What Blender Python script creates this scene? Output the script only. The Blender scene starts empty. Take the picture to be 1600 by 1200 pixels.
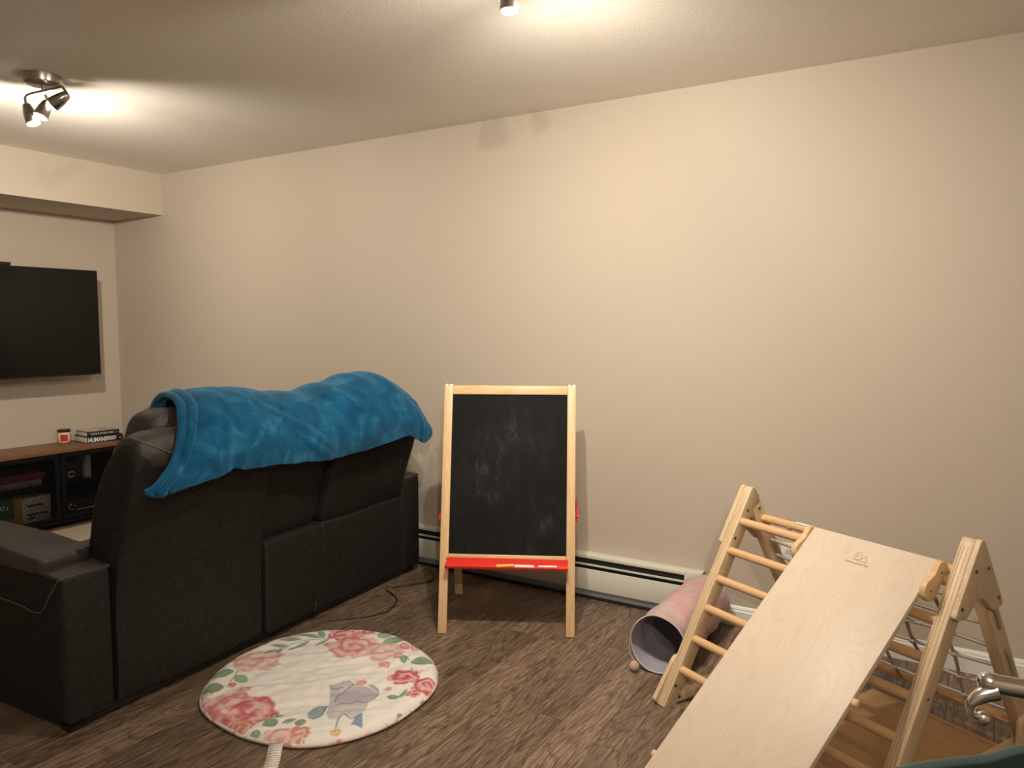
import bpy, bmesh, math, random
import numpy as np
from mathutils import Vector, Matrix, noise

# ------------------------------------------------------------------ camera
scene = bpy.context.scene
COL = scene.collection
PITCH = math.atan(92 / 1190.0)
YAW = math.radians(31.15)
cam_data = bpy.data.cameras.new('camera')
cam_data.sensor_width = 36.0
cam_data.lens = 1190.0 / 1600.0 * 36.0
cam_data.clip_start = 0.05
cam = bpy.data.objects.new('camera', cam_data)
cam.location = (0, 0, 1.40)
cam.rotation_euler = (math.pi / 2 - PITCH, 0, YAW)
COL.objects.link(cam)
scene.camera = cam

# ------------------------------------------------------------------ world, exposure
world = bpy.data.worlds.new('world')
scene.world = world
world.use_nodes = True
world.node_tree.nodes['Background'].inputs['Color'].default_value = (1.0, 0.88, 0.74, 1)
world.node_tree.nodes['Background'].inputs['Strength'].default_value = 0.02
scene.view_settings.view_transform = 'Standard'
scene.view_settings.look = 'None'
scene.view_settings.gamma = 1.0
scene.view_settings.use_curve_mapping = False
scene.view_settings.exposure = 0.45

LAMP_COLOR = (1.0, 0.905, 0.76)
# watts, cone in degrees, aim point; one entry for each lamp head
FIXTURE_TV = [dict(power=42, cone=166, aim=(-5.7, 2.3, 1.9)),
              dict(power=40, cone=166, aim=(-4.3, 3.5, 2.0)),
              dict(power=34, cone=172, aim=(-1.6, 2.5, 2.25))]
FIXTURE_MID = [dict(power=66, cone=150, aim=(-1.2, 3.5, 1.3)),
               dict(power=46, cone=160, aim=(-2.7, 2.2, 0.8)),
               dict(power=38, cone=160, aim=(0.2, 2.0, 0.7))]
FILL_REAR = [dict(power=105, cone=176, aim=(-3.0, 0.6, 2.5)),  # unseen fixture added as fill, mostly to brighten the ceiling
                dict(power=32, cone=176, aim=(2.1, 1.5, 2.3)),
                dict(power=40, cone=176, aim=(0.6, -2.5, 2.2))]

# ------------------------------------------------------------------ helpers
def link(o, parent=None):
    COL.objects.link(o)
    if parent is not None:
        o.parent = parent
    return o

def thing(name, label, cat, loc=(0, 0, 0), rotz=0.0, group=None):
    o = bpy.data.objects.new(name, None)
    o.empty_display_size = 0.1
    o.location = loc
    o.rotation_euler = (0, 0, rotz)
    o['label'] = label
    o['category'] = cat
    if group:
        o['group'] = group
    return link(o)

def tag(o, label, cat, group=None):
    o['label'] = label
    o['category'] = cat
    if group:
        o['group'] = group
    return o

def mobj(name, bm, mat, parent=None, smooth=False, angle=None):
    bmesh.ops.recalc_face_normals(bm, faces=bm.faces)
    me = bpy.data.meshes.new(name)
    bm.to_mesh(me)
    bm.free()
    for m in (mat if isinstance(mat, (list, tuple)) else [mat]):
        me.materials.append(m)
    if smooth:
        me.shade_smooth()
        if angle is not None:
            me.set_sharp_from_angle(angle=math.radians(angle))
    return link(bpy.data.objects.new(name, me), parent)

def bm_box(lo, hi, bevel=0.0, seg=2, bm=None):
    own = bm is None
    b = bmesh.new()
    bmesh.ops.create_cube(b, size=1.0)
    lo, hi = Vector(lo), Vector(hi)
    for v in b.verts:
        v.co = Vector(((v.co.x + .5) * (hi.x - lo.x) + lo.x, (v.co.y + .5) * (hi.y - lo.y) + lo.y, (v.co.z + .5) * (hi.z - lo.z) + lo.z))
    if bevel:
        bmesh.ops.bevel(b, geom=list(b.edges), offset=bevel, segments=seg, profile=0.5, affect='EDGES')
    if own:
        return b
    me = bpy.data.meshes.new('tmp')
    b.to_mesh(me)
    b.free()
    bm.from_mesh(me)
    bpy.data.meshes.remove(me)
    return bm

def box(name, lo, hi, mat, parent=None, bevel=0.0, seg=2, smooth=None):
    return mobj(name, bm_box(lo, hi, bevel, seg), mat, parent, smooth=(bevel > 0) if smooth is None else smooth, angle=35)

def frame_to(p0, p1, up=(0, 0, 1)):
    """matrix whose Z runs from p0 to p1 with Y as close to up as possible"""
    p0, p1 = Vector(p0), Vector(p1)
    z = (p1 - p0).normalized()
    y = Vector(up) - z * Vector(up).dot(z)
    if y.length < 1e-4:
        y = Vector((1, 0, 0)) - z * z.x
    y.normalize()
    x = y.cross(z)
    m = Matrix((x, y, z)).transposed().to_4x4()
    m.translation = p0
    return m, (p1 - p0).length

def bar(name, p0, p1, w, h, mat, parent=None, up=(0, 0, 1), bevel=0.003):
    """a board of section w (across) by h (along up) between two points; its grain axis is local Z"""
    m, L = frame_to(p0, p1, up)
    o = mobj(name, bm_box((-w / 2, -h / 2, 0), (w / 2, h / 2, L), bevel), mat, parent, smooth=True, angle=35)
    o.matrix_local = m
    return o

def bm_rod(L, r, seg=16, bev=0.0):
    bm = bmesh.new()
    prof = [(0.0, 0.0), (r - bev, 0.0), (r, bev), (r, L - bev), (r - bev, L), (0.0, L)] if bev else [(0, 0), (r, 0), (r, L), (0, L)]
    return lathe(prof, seg, bm)

def lathe(prof, seg=24, bm=None):
    bm = bm or bmesh.new()
    rings = []
    for (r, z) in prof:
        if r < 1e-6:
            rings.append([bm.verts.new((0, 0, z))])
        else:
            rings.append([bm.verts.new((r * math.cos(2 * math.pi * k / seg), r * math.sin(2 * math.pi * k / seg), z)) for k in range(seg)])
    for a, b in zip(rings[:-1], rings[1:]):
        for k in range(seg):
            k2 = (k + 1) % seg
            if len(a) == 1 and len(b) == 1:
                continue
            if len(a) == 1:
                bm.faces.new((a[0], b[k], b[k2]))
            elif len(b) == 1:
                bm.faces.new((a[k], a[k2], b[0]))
            else:
                bm.faces.new((a[k], a[k2], b[k2], b[k]))
    return bm

def rod(name, p0, p1, r, mat, parent=None, seg=16, bev=0.0):
    m, L = frame_to(p0, p1)
    o = mobj(name, bm_rod(L, r, seg, bev), mat, parent, smooth=True, angle=50)
    o.matrix_local = m
    return o

def catmull(pts, n=8):
    pts = [Vector(p) for p in pts]
    out = []
    P = [pts[0] * 2 - pts[1]] + pts + [pts[-1] * 2 - pts[-2]]
    for i in range(1, len(P) - 2):
        for k in range(n):
            t = k / n
            a, b, c, d = P[i - 1], P[i], P[i + 1], P[i + 2]
            out.append(0.5 * ((2 * b) + (c - a) * t + (2 * a - 5 * b + 4 * c - d) * t * t + (3 * b - a - 3 * c + d) * t ** 3))
    out.append(pts[-1])
    return out

def bm_tube(pts, r, seg=8, bm=None):
    bm = bm or bmesh.new()
    pts = [Vector(p) for p in pts]
    rr = r if isinstance(r, (list, tuple)) else [r] * len(pts)
    rings = []
    nrm = None
    for i, p in enumerate(pts):
        t = (pts[min(i + 1, len(pts) - 1)] - pts[max(i - 1, 0)]).normalized()
        if nrm is None:
            nrm = t.orthogonal().normalized()
        else:
            nrm = (nrm - t * nrm.dot(t)).normalized()
        b = t.cross(nrm)
        rings.append([bm.verts.new(p + (nrm * math.cos(2 * math.pi * k / seg) + b * math.sin(2 * math.pi * k / seg)) * rr[i]) for k in range(seg)])
    for a, b in zip(rings[:-1], rings[1:]):
        for k in range(seg):
            bm.faces.new((a[k], a[(k + 1) % seg], b[(k + 1) % seg], b[k]))
    bm.faces.new(rings[0][::-1])
    bm.faces.new(rings[-1])
    return bm

def tube(name, pts, r, mat, parent=None, seg=8):
    return mobj(name, bm_tube(pts, r, seg), mat, parent, smooth=True, angle=60)

def bm_prism(poly, depth, bevel=0.0, seg=2):
    """polygon in local XY extruded along Z from 0 to depth"""
    bm = bmesh.new()
    f = bm.faces.new([bm.verts.new((x, y, 0)) for x, y in poly])
    r = bmesh.ops.extrude_face_region(bm, geom=[f])
    for v in r['geom']:
        if isinstance(v, bmesh.types.BMVert):
            v.co.z = depth
    if bevel:
        bmesh.ops.recalc_face_normals(bm, faces=bm.faces)
        ed = [e for e in bm.edges if abs(e.verts[0].co.z - e.verts[1].co.z) < 1e-6]
        bmesh.ops.bevel(bm, geom=ed, offset=bevel, segments=seg, profile=0.5, affect='EDGES')
    return bm

def round_poly(poly, rad, n=5):
    """polygon with its corners rounded"""
    out = []
    m = len(poly)
    for i in range(m):
        p, a, b = Vector(poly[i]), Vector(poly[i - 1]), Vector(poly[(i + 1) % m])
        r = rad[i] if isinstance(rad, (list, tuple)) else rad
        if r <= 0:
            out.append(tuple(p))
            continue
        d1, d2 = (a - p), (b - p)
        r1 = min(r, d1.length * .49, d2.length * .49)
        s, e = p + d1.normalized() * r1, p + d2.normalized() * r1
        for k in range(n + 1):
            t = k / n
            q = s * (1 - t) ** 2 + p * 2 * t * (1 - t) + e * t * t
            out.append((q.x, q.y))
    return out

def bm_loft(rings, cap=True):
    bm = bmesh.new()
    R = [[bm.verts.new(p) for p in ring] for ring in rings]
    n = len(R[0])
    for a, b in zip(R[:-1], R[1:]):
        for k in range(n):
            bm.faces.new((a[k], a[(k + 1) % n], b[(k + 1) % n], b[k]))
    if cap:
        bm.faces.new(R[0][::-1])
        bm.faces.new(R[-1])
    return bm

def text_mesh(name, body, size, mat, parent, matrix, extrude=0.0004, bold=0.0, align='LEFT', sx=1.0):
    cu = bpy.data.curves.new('lettering', 'FONT')
    cu.body = body
    cu.size = size
    cu.extrude = extrude
    cu.offset = bold
    cu.align_x = align
    cu.resolution_u = 3
    tmp = bpy.data.objects.new('lettering_tmp', cu)
    COL.objects.link(tmp)
    bpy.context.view_layer.update()
    dg = bpy.context.evaluated_depsgraph_get()
    me = bpy.data.meshes.new_from_object(tmp.evaluated_get(dg))
    bpy.data.objects.remove(tmp)
    me.materials.clear()
    me.materials.append(mat)
    o = link(bpy.data.objects.new(name, me), parent)
    o.matrix_local = matrix @ Matrix.Diagonal((sx, 1, 1, 1))
    return o

# ------------------------------------------------------------------ materials
def new_mat(name):
    m = bpy.data.materials.new(name)
    m.use_nodes = True
    nt = m.node_tree
    return m, nt, nt.nodes['Principled BSDF']

def N(nt, kind, **kw):
    n = nt.nodes.new(kind)
    for k, v in kw.items():
        if k in n.inputs:
            n.inputs[k].default_value = v
        else:
            setattr(n, k, v)
    return n

def ramp(nt, fac, stops):
    r = nt.nodes.new('ShaderNodeValToRGB')
    while len(r.color_ramp.elements) < len(stops):
        r.color_ramp.elements.new(0.5)
    for e, (p, c) in zip(r.color_ramp.elements, stops):
        e.position = p
        e.color = (*c, 1)
    nt.links.new(fac, r.inputs['Fac'])
    return r.outputs['Color']

def add_bump(nt, bsdf, height, strength, dist=0.01):
    b = N(nt, 'ShaderNodeBump', Strength=strength, Distance=dist)
    nt.links.new(height, b.inputs['Height'])
    nt.links.new(b.outputs['Normal'], bsdf.inputs['Normal'])

def plain(name, col, rough=0.5, metal=0.0, bump=0.0, bscale=200.0, spec=None, var=0.0):
    m, nt, b = new_mat(name)
    b.inputs['Base Color'].default_value = (*col, 1)
    b.inputs['Roughness'].default_value = rough
    b.inputs['Metallic'].default_value = metal
    if spec is not None:
        b.inputs['Specular IOR Level'].default_value = spec
    tc = N(nt, 'ShaderNodeTexCoord')
    if var:
        n2 = N(nt, 'ShaderNodeTexNoise', Scale=bscale * .2, Detail=4.0)
        nt.links.new(tc.outputs['Object'], n2.inputs['Vector'])
        c = ramp(nt, n2.outputs['Fac'], [(0.3, tuple(x * (1 - var) for x in col)), (0.7, tuple(min(1, x * (1 + var)) for x in col))])
        nt.links.new(c, b.inputs['Base Color'])
    if bump:
        n = N(nt, 'ShaderNodeTexNoise', Scale=bscale, Detail=3.0)
        nt.links.new(tc.outputs['Object'], n.inputs['Vector'])
        add_bump(nt, b, n.outputs['Fac'], bump)
    return m

def wood(name, dark, mid, light, axis=2, scale=1.0, rough=0.45, stretch=14.0, distort=1.2, contrast=(0.3, 0.5, 0.7), rnd=True, tone=0.0, bump=0.08, rings=0.0):
    """grain running along one local axis, shifted for each object"""
    m, nt, b = new_mat(name)
    tc = N(nt, 'ShaderNodeTexCoord')
    oi = N(nt, 'ShaderNodeObjectInfo')
    mp = N(nt, 'ShaderNodeMapping')
    s = [stretch * scale] * 3
    s[axis] = scale
    mp.inputs['Scale'].default_value = s
    nt.links.new(tc.outputs['Object'], mp.inputs['Vector'])
    add = N(nt, 'ShaderNodeVectorMath', operation='ADD')
    mul = N(nt, 'ShaderNodeMath', operation='MULTIPLY')
    mul.inputs[1].default_value = 37.0 if rnd else 0.0
    nt.links.new(oi.outputs['Random'], mul.inputs[0])
    nt.links.new(mp.outputs['Vector'], add.inputs[0])
    nt.links.new(mul.outputs[0], add.inputs[1])
    n1 = N(nt, 'ShaderNodeTexNoise', Scale=1.6, Detail=6.0, Roughness=0.62, Distortion=distort)
    nt.links.new(add.outputs[0], n1.inputs['Vector'])
    n2 = N(nt, 'ShaderNodeTexNoise', Scale=9.0, Detail=4.0, Roughness=0.6)
    nt.links.new(add.outputs[0], n2.inputs['Vector'])
    mix = N(nt, 'ShaderNodeMix', data_type='FLOAT')
    mix.inputs['Factor'].default_value = 0.35
    nt.links.new(n1.outputs['Fac'], mix.inputs[2])
    nt.links.new(n2.outputs['Fac'], mix.inputs[3])
    c = ramp(nt, mix.outputs[0], [(contrast[0], dark), (contrast[1], mid), (contrast[2], light)])
    if rings:
        mp2 = N(nt, 'ShaderNodeMapping')
        s2 = [6.0] * 3
        s2[axis] = 1.1
        mp2.inputs['Scale'].default_value = s2
        nt.links.new(tc.outputs['Object'], mp2.inputs['Vector'])
        ad2 = N(nt, 'ShaderNodeVectorMath', operation='ADD')
        nt.links.new(mp2.outputs['Vector'], ad2.inputs[0])
        nt.links.new(mul.outputs[0], ad2.inputs[1])
        n3 = N(nt, 'ShaderNodeTexNoise', Scale=0.9, Detail=2.5, Roughness=0.45, Distortion=0.5)
        nt.links.new(ad2.outputs[0], n3.inputs['Vector'])
        m3 = N(nt, 'ShaderNodeMath', operation='MULTIPLY')
        m3.inputs[1].default_value = 110.0
        nt.links.new(n3.outputs['Fac'], m3.inputs[0])
        s3 = N(nt, 'ShaderNodeMath', operation='SINE')
        nt.links.new(m3.outputs[0], s3.inputs[0])
        g3 = ramp(nt, s3.outputs[0], [(0.0, (0.5, 0.5, 0.5)), (0.5, (0.5, 0.5, 0.5)), (1.0, (0.05, 0.04, 0.035))])
        ov = N(nt, 'ShaderNodeMix', data_type='RGBA', blend_type='OVERLAY')
        ov.inputs['Factor'].default_value = rings
        nt.links.new(c, ov.inputs[6])
        nt.links.new(g3, ov.inputs[7])
        c = ov.outputs[2]
    if tone:
        hs = N(nt, 'ShaderNodeHueSaturation')
        mr = N(nt, 'ShaderNodeMapRange')
        mr.inputs['To Min'].default_value = 1 - tone
        mr.inputs['To Max'].default_value = 1 + tone
        nt.links.new(oi.outputs['Random'], mr.inputs['Value'])
        nt.links.new(mr.outputs['Result'], hs.inputs['Value'])
        nt.links.new(c, hs.inputs['Color'])
        c = hs.outputs['Color']
    nt.links.new(c, b.inputs['Base Color'])
    b.inputs['Roughness'].default_value = rough
    if bump:
        add_bump(nt, b, mix.outputs[0], bump, 0.004)
    return m

def plywood(name, base, line, axis=2, rough=0.45, scale=1.0):
    """rotary-cut veneer: wide wandering cathedral lines along one local axis"""
    m, nt, b = new_mat(name)
    tc = N(nt, 'ShaderNodeTexCoord')
    mp = N(nt, 'ShaderNodeMapping')
    s = [5.0 * scale] * 3
    s[axis] = 1.5 * scale
    mp.inputs['Scale'].default_value = s
    nt.links.new(tc.outputs['Object'], mp.inputs['Vector'])
    n1 = N(nt, 'ShaderNodeTexNoise', Scale=1.1, Detail=3.0, Roughness=0.45, Distortion=0.6)
    nt.links.new(mp.outputs['Vector'], n1.inputs['Vector'])
    mul = N(nt, 'ShaderNodeMath', operation='MULTIPLY')
    mul.inputs[1].default_value = 150.0
    nt.links.new(n1.outputs['Fac'], mul.inputs[0])
    sn = N(nt, 'ShaderNodeMath', operation='SINE')
    nt.links.new(mul.outputs[0], sn.inputs[0])
    n2 = N(nt, 'ShaderNodeTexNoise', Scale=3.0, Detail=5.0)
    nt.links.new(mp.outputs['Vector'], n2.inputs['Vector'])
    c1 = ramp(nt, sn.outputs[0], [(0.0, base), (0.55, base), (1.0, line)])
    c2 = ramp(nt, n2.outputs['Fac'], [(0.3, tuple(x * .94 for x in base)), (0.7, tuple(min(1, x * 1.05) for x in base))])
    mx = N(nt, 'ShaderNodeMix', data_type='RGBA')
    mx.inputs['Factor'].default_value = 0.5
    nt.links.new(c1, mx.inputs[6])
    nt.links.new(c2, mx.inputs[7])
    nt.links.new(mx.outputs[2], b.inputs['Base Color'])
    b.inputs['Roughness'].default_value = rough
    return m

def emit(name, col, strength):
    m, nt, b = new_mat(name)
    b.inputs['Base Color'].default_value = (*col, 1)
    b.inputs['Emission Color'].default_value = (*col, 1)
    b.inputs['Emission Strength'].default_value = strength
    return m

M = {}
M['wall'] = plain('wall_paint', (0.535, 0.459, 0.374), 0.62, bump=0.06, bscale=160)
M['ceiling'] = plain('ceiling_paint', (0.88, 0.83, 0.75), 0.75, bump=0.12, bscale=120)
M['floor'] = wood('floor_boards', (0.056, 0.035, 0.022), (0.172, 0.114, 0.076), (0.34, 0.245, 0.175), axis=1, scale=2.6, stretch=12, distort=2.4, rough=0.40, contrast=(0.34, 0.49, 0.66), tone=0.25, rings=0.38, bump=0.15)
M['trim'] = plain('white_trim_paint', (0.78, 0.76, 0.71), 0.4)
M['heater'] = plain('heater_enamel', (0.66, 0.64, 0.55), 0.38)
M['heater_shade'] = plain('heater_gap_shade', (0.012, 0.012, 0.012), 0.6)  # black that stands in for shade inside the heater openings
M['heater_fin'] = plain('heater_aluminium', (0.30, 0.33, 0.36), 0.4, 0.4)
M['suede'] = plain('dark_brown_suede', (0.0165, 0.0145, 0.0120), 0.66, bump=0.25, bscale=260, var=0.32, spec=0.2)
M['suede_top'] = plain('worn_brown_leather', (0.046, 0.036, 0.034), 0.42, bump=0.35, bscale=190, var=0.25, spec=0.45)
M['stitch'] = plain('pale_stitching', (0.16, 0.13, 0.11), 0.7)
M['black'] = plain('black_plastic', (0.012, 0.012, 0.013), 0.4)
M['screen'] = plain('tv_glass', (0.006, 0.007, 0.006), 0.22, spec=0.3)
M['black_metal'] = plain('black_steel', (0.005, 0.005, 0.006), 0.65, spec=0.12)
M['walnut'] = wood('walnut_top', (0.10, 0.040, 0.018), (0.19, 0.080, 0.035), (0.27, 0.12, 0.055), axis=1, scale=2.0, rough=0.4)
M['pine'] = wood('pine', (0.60, 0.37, 0.17), (0.70, 0.47, 0.25), (0.78, 0.56, 0.32), axis=2, scale=3.0, stretch=12, contrast=(0.3, 0.5, 0.66), rough=0.42, bump=0.02)
M['birch'] = plywood('birch_plywood', (0.68, 0.56, 0.44), (0.625, 0.495, 0.37))
M['beech'] = wood('beech_dowel', (0.60, 0.36, 0.17), (0.68, 0.43, 0.22), (0.74, 0.49, 0.27), axis=2, scale=4.0, stretch=9, rough=0.4, bump=0.0)
M['floor_panel'] = wood('shaded_plywood', (0.36, 0.20, 0.075), (0.44, 0.255, 0.10), (0.50, 0.30, 0.125), axis=0, scale=2.4, stretch=8, distort=1.4, rough=0.5, bump=0.02)  # shade under the climbing frame put into the plywood's brown
M['rope'] = plain('grey_rope', (0.42, 0.37, 0.31), 0.85, bump=0.4, bscale=500)
M['bolt'] = plain('brass_bolt', (0.35, 0.27, 0.15), 0.35, 0.9)
M['red'] = plain('red_plastic', (0.72, 0.035, 0.022), 0.32)
M['white_plastic'] = plain('white_plastic', (0.82, 0.80, 0.74), 0.4)
M['chrome'] = plain('chrome', (0.80, 0.80, 0.80), 0.12, 1.0)
M['nickel'] = plain('brushed_nickel', (0.42, 0.38, 0.33), 0.28, 1.0)
M['teal'] = plain('dark_teal_shell', (0.008, 0.030, 0.034), 0.42)
M['teal_highlight'] = plain('teal_rim_highlight', (0.06, 0.10, 0.10), 0.35)  # lighter teal paints the thin highlight along the rim
M['rug'] = plain('beige_rug_pile', (0.55, 0.46, 0.34), 0.95, bump=0.6, bscale=300, var=0.15)
M['bulb'] = emit('lamp_glass', (1.0, 0.93, 0.82), 30.0)
M['chalk_white'] = plain('white_chalk', (0.85, 0.83, 0.78), 0.9)
M['chalk_yellow'] = plain('yellow_chalk', (0.85, 0.55, 0.10), 0.9)
M['paper'] = plain('paper', (0.72, 0.66, 0.55), 0.8)
M['ink_white'] = plain('white_ink', (0.85, 0.84, 0.80), 0.6)
M['ink_dark'] = plain('dark_ink', (0.05, 0.045, 0.04), 0.7)
M['burn'] = plain('burnt_mark', (0.53, 0.37, 0.21), 0.7)
M['cream'] = plain('cream_wax', (0.80, 0.66, 0.45), 0.4)
M['label_red'] = plain('crimson_label', (0.60, 0.012, 0.035), 0.5)
M['pompom'] = plain('pink_wool', (0.72, 0.46, 0.38), 0.95, bump=0.8, bscale=300)
M['piping'] = plain('grey_piping', (0.50, 0.45, 0.44), 0.85, bump=0.3, bscale=400)
M['scribble'] = plain('pale_scribble', (0.78, 0.72, 0.62), 0.8)

def chalkboard_mat():
    m, nt, b = new_mat('chalkboard')
    tc = N(nt, 'ShaderNodeTexCoord')
    n1 = N(nt, 'ShaderNodeTexNoise', Scale=9.0, Detail=9.0, Roughness=0.74, Distortion=0.3)
    n2 = N(nt, 'ShaderNodeTexNoise', Scale=2.2, Detail=2.0)
    mp = N(nt, 'ShaderNodeMapping')
    mp.inputs['Scale'].default_value = (1.6, 1, 0.8)
    nt.links.new(tc.outputs['Object'], mp.inputs['Vector'])
    nt.links.new(mp.outputs['Vector'], n1.inputs['Vector'])
    nt.links.new(tc.outputs['Object'], n2.inputs['Vector'])
    mul = N(nt, 'ShaderNodeMath', operation='MULTIPLY')
    nt.links.new(n1.outputs['Fac'], mul.inputs[0])
    nt.links.new(n2.outputs['Fac'], mul.inputs[1])
    c = ramp(nt, mul.outputs[0], [(0.22, (0.006, 0.0065, 0.0065)), (0.31, (0.012, 0.0128, 0.0128)), (0.46, (0.075, 0.075, 0.074))])
    nt.links.new(c, b.inputs['Base Color'])
    b.inputs['Roughness'].default_value = 0.65
    b.inputs['Specular IOR Level'].default_value = 0.15
    return m
M['chalkboard'] = chalkboard_mat()

def velvet_mat():
    m, nt, b = new_mat('blue_plush')
    tc = N(nt, 'ShaderNodeTexCoord')
    n1 = N(nt, 'ShaderNodeTexNoise', Scale=9.0, Detail=5.0, Roughness=0.6, Distortion=0.8)
    n2 = N(nt, 'ShaderNodeTexNoise', Scale=320.0, Detail=2.0)
    nt.links.new(tc.outputs['Object'], n1.inputs['Vector'])
    nt.links.new(tc.outputs['Object'], n2.inputs['Vector'])
    c = ramp(nt, n1.outputs['Fac'], [(0.32, (0.003, 0.054, 0.128)), (0.55, (0.006, 0.102, 0.222)), (0.75, (0.045, 0.205, 0.350))])
    nt.links.new(c, b.inputs['Base Color'])
    b.inputs['Roughness'].default_value = 0.85
    b.inputs['Sheen Weight'].default_value = 0.5
    b.inputs['Sheen Roughness'].default_value = 0.4
    b.inputs['Sheen Tint'].default_value = (0.35, 0.68, 0.95, 1)
    b.inputs['Specular IOR Level'].default_value = 0.15
    add_bump(nt, b, n2.outputs['Fac'], 0.35, 0.004)
    return m
M['velvet'] = velvet_mat()

def tunnel_mat():
    m, nt, b = new_mat('tie_dyed_cotton')
    tc = N(nt, 'ShaderNodeTexCoord')
    mp = N(nt, 'ShaderNodeMapping')
    mp.inputs['Scale'].default_value = (1, 1, 0.6)
    n1 = N(nt, 'ShaderNodeTexNoise', Scale=7.0, Detail=3.0, Distortion=1.2)
    nt.links.new(tc.outputs['Object'], mp.inputs['Vector'])
    nt.links.new(mp.outputs['Vector'], n1.inputs['Vector'])
    c = ramp(nt, n1.outputs['Fac'], [(0.36, (0.40, 0.36, 0.37)), (0.46, (0.53, 0.38, 0.365)), (0.62, (0.58, 0.345, 0.325))])
    nt.links.new(c, b.inputs['Base Color'])
    b.inputs['Roughness'].default_value = 0.9
    n2 = N(nt, 'ShaderNodeTexNoise', Scale=18.0, Detail=3.0)
    nt.links.new(tc.outputs['Object'], n2.inputs['Vector'])
    add_bump(nt, b, n2.outputs['Fac'], 0.5, 0.02)
    return m
M['tunnel'] = tunnel_mat()
M['tunnel_in'] = plain('lilac_grey_lining', (0.33, 0.30, 0.36), 0.9, bump=0.3, bscale=60)

def vcol_mat(name, rough=0.85):
    m, nt, b = new_mat(name)
    a = N(nt, 'ShaderNodeAttribute', attribute_name='print')
    nt.links.new(a.outputs['Color'], b.inputs['Base Color'])
    b.inputs['Roughness'].default_value = rough
    tc = N(nt, 'ShaderNodeTexCoord')
    n = N(nt, 'ShaderNodeTexNoise', Scale=420.0, Detail=2.0)
    nt.links.new(tc.outputs['Object'], n.inputs['Vector'])
    add_bump(nt, b, n.outputs['Fac'], 0.15, 0.003)
    return m
M['mat_print'] = vcol_mat('printed_cotton')

def tag_mat():
    """rows of small print across the label"""
    m, nt, b = new_mat('care_label_print')
    tc = N(nt, 'ShaderNodeTexCoord')
    dt = N(nt, 'ShaderNodeVectorMath', operation='DOT_PRODUCT')
    dt.inputs[1].default_value = (0.63, -0.78, 0)
    nt.links.new(tc.outputs['Object'], dt.inputs[0])
    mu = N(nt, 'ShaderNodeMath', operation='MULTIPLY')
    mu.inputs[1].default_value = 620.0
    nt.links.new(dt.outputs['Value'], mu.inputs[0])
    sn = N(nt, 'ShaderNodeMath', operation='SINE')
    nt.links.new(mu.outputs[0], sn.inputs[0])
    n = N(nt, 'ShaderNodeTexNoise', Scale=160.0, Detail=1.0)
    nt.links.new(tc.outputs['Object'], n.inputs['Vector'])
    mul = N(nt, 'ShaderNodeMath', operation='MULTIPLY')
    nt.links.new(sn.outputs[0], mul.inputs[0])
    nt.links.new(n.outputs['Fac'], mul.inputs[1])
    c = ramp(nt, mul.outputs[0], [(0.22, (0.74, 0.69, 0.60)), (0.45, (0.16, 0.14, 0.12))])
    nt.links.new(c, b.inputs['Base Color'])
    b.inputs['Roughness'].default_value = 0.7
    return m
M['care_tag'] = tag_mat()

# ------------------------------------------------------------------ room shell
X0, X1, Y0, YW, ZC = -5.715, 2.2, -2.6, 3.511, 2.495
SOF_X, SOF_Z = -5.11, 2.20

def struct(name, lo, hi, mat):
    o = box(name, lo, hi, mat)
    o['kind'] = 'structure'
    return o

PX0, PX1, PY0 = X0, 1.4, -0.55
bm = bm_box((X0 - .1, Y0 - .1, -0.15), (X1 + .1, YW + .1, -0.009))
bm_box((PX1, Y0 - .1, -0.02), (X1 + .1, YW + .1, 0.0), bm=bm)
bm_box((X0 - .1, Y0 - .1, -0.02), (PX1, PY0, 0.0), bm=bm)
floor = mobj('floor', bm, M['floor'])
floor['kind'] = 'structure'
random.seed(5)
PW, PL = 0.1455, 1.22
seam0 = -1.34
k0 = math.floor((PX0 - seam0) / PW)
plank_cache = {}
k = k0
while seam0 + k * PW < PX1 - 0.01:
    xa, xb = max(PX0, seam0 + k * PW), min(PX1, seam0 + (k + 1) * PW)
    y = PY0 - random.random() * 0.9
    while y < YW - 0.01:
        ya, yb = max(y, PY0), min(y + PL, YW)
        y += PL
        if yb - ya < 0.03:
            continue
        key = (round(xb - xa, 3), round(yb - ya, 3))
        if key not in plank_cache:
            b = bm_box((0.0002, 0.0002, -0.009), (key[0] - 0.0002, key[1] - 0.0002, 0.0), 0.0007, 1)
            bmesh.ops.recalc_face_normals(b, faces=b.faces)
            me = bpy.data.meshes.new('plank')
            b.to_mesh(me)
            b.free()
            me.materials.append(M['floor'])
            plank_cache[key] = me
        o = bpy.data.objects.new('plank', plank_cache[key])
        o.location = (xa, ya, 0)
        link(o, floor)
    k += 1

struct('ceiling', (X0 - .1, Y0 - .1, ZC), (X1 + .1, YW + .1, ZC + .1), M['ceiling'])
wall_back = struct('wall_back', (X0 - .1, YW, 0), (X1 + .1, YW + .1, ZC), M['wall'])
struct('wall_left', (X0 - .1, Y0 - .1, 0), (X0, YW, ZC), M['wall'])
struct('wall_right', (X1, Y0 - .1, 0), (X1 + .1, YW, ZC), M['wall'])
struct('wall_front', (X0, Y0 - .1, 0), (X1, Y0, ZC), M['wall'])
struct('wall_soffit', (X0, Y0, SOF_Z), (SOF_X, YW, ZC), M['wall'])
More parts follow.
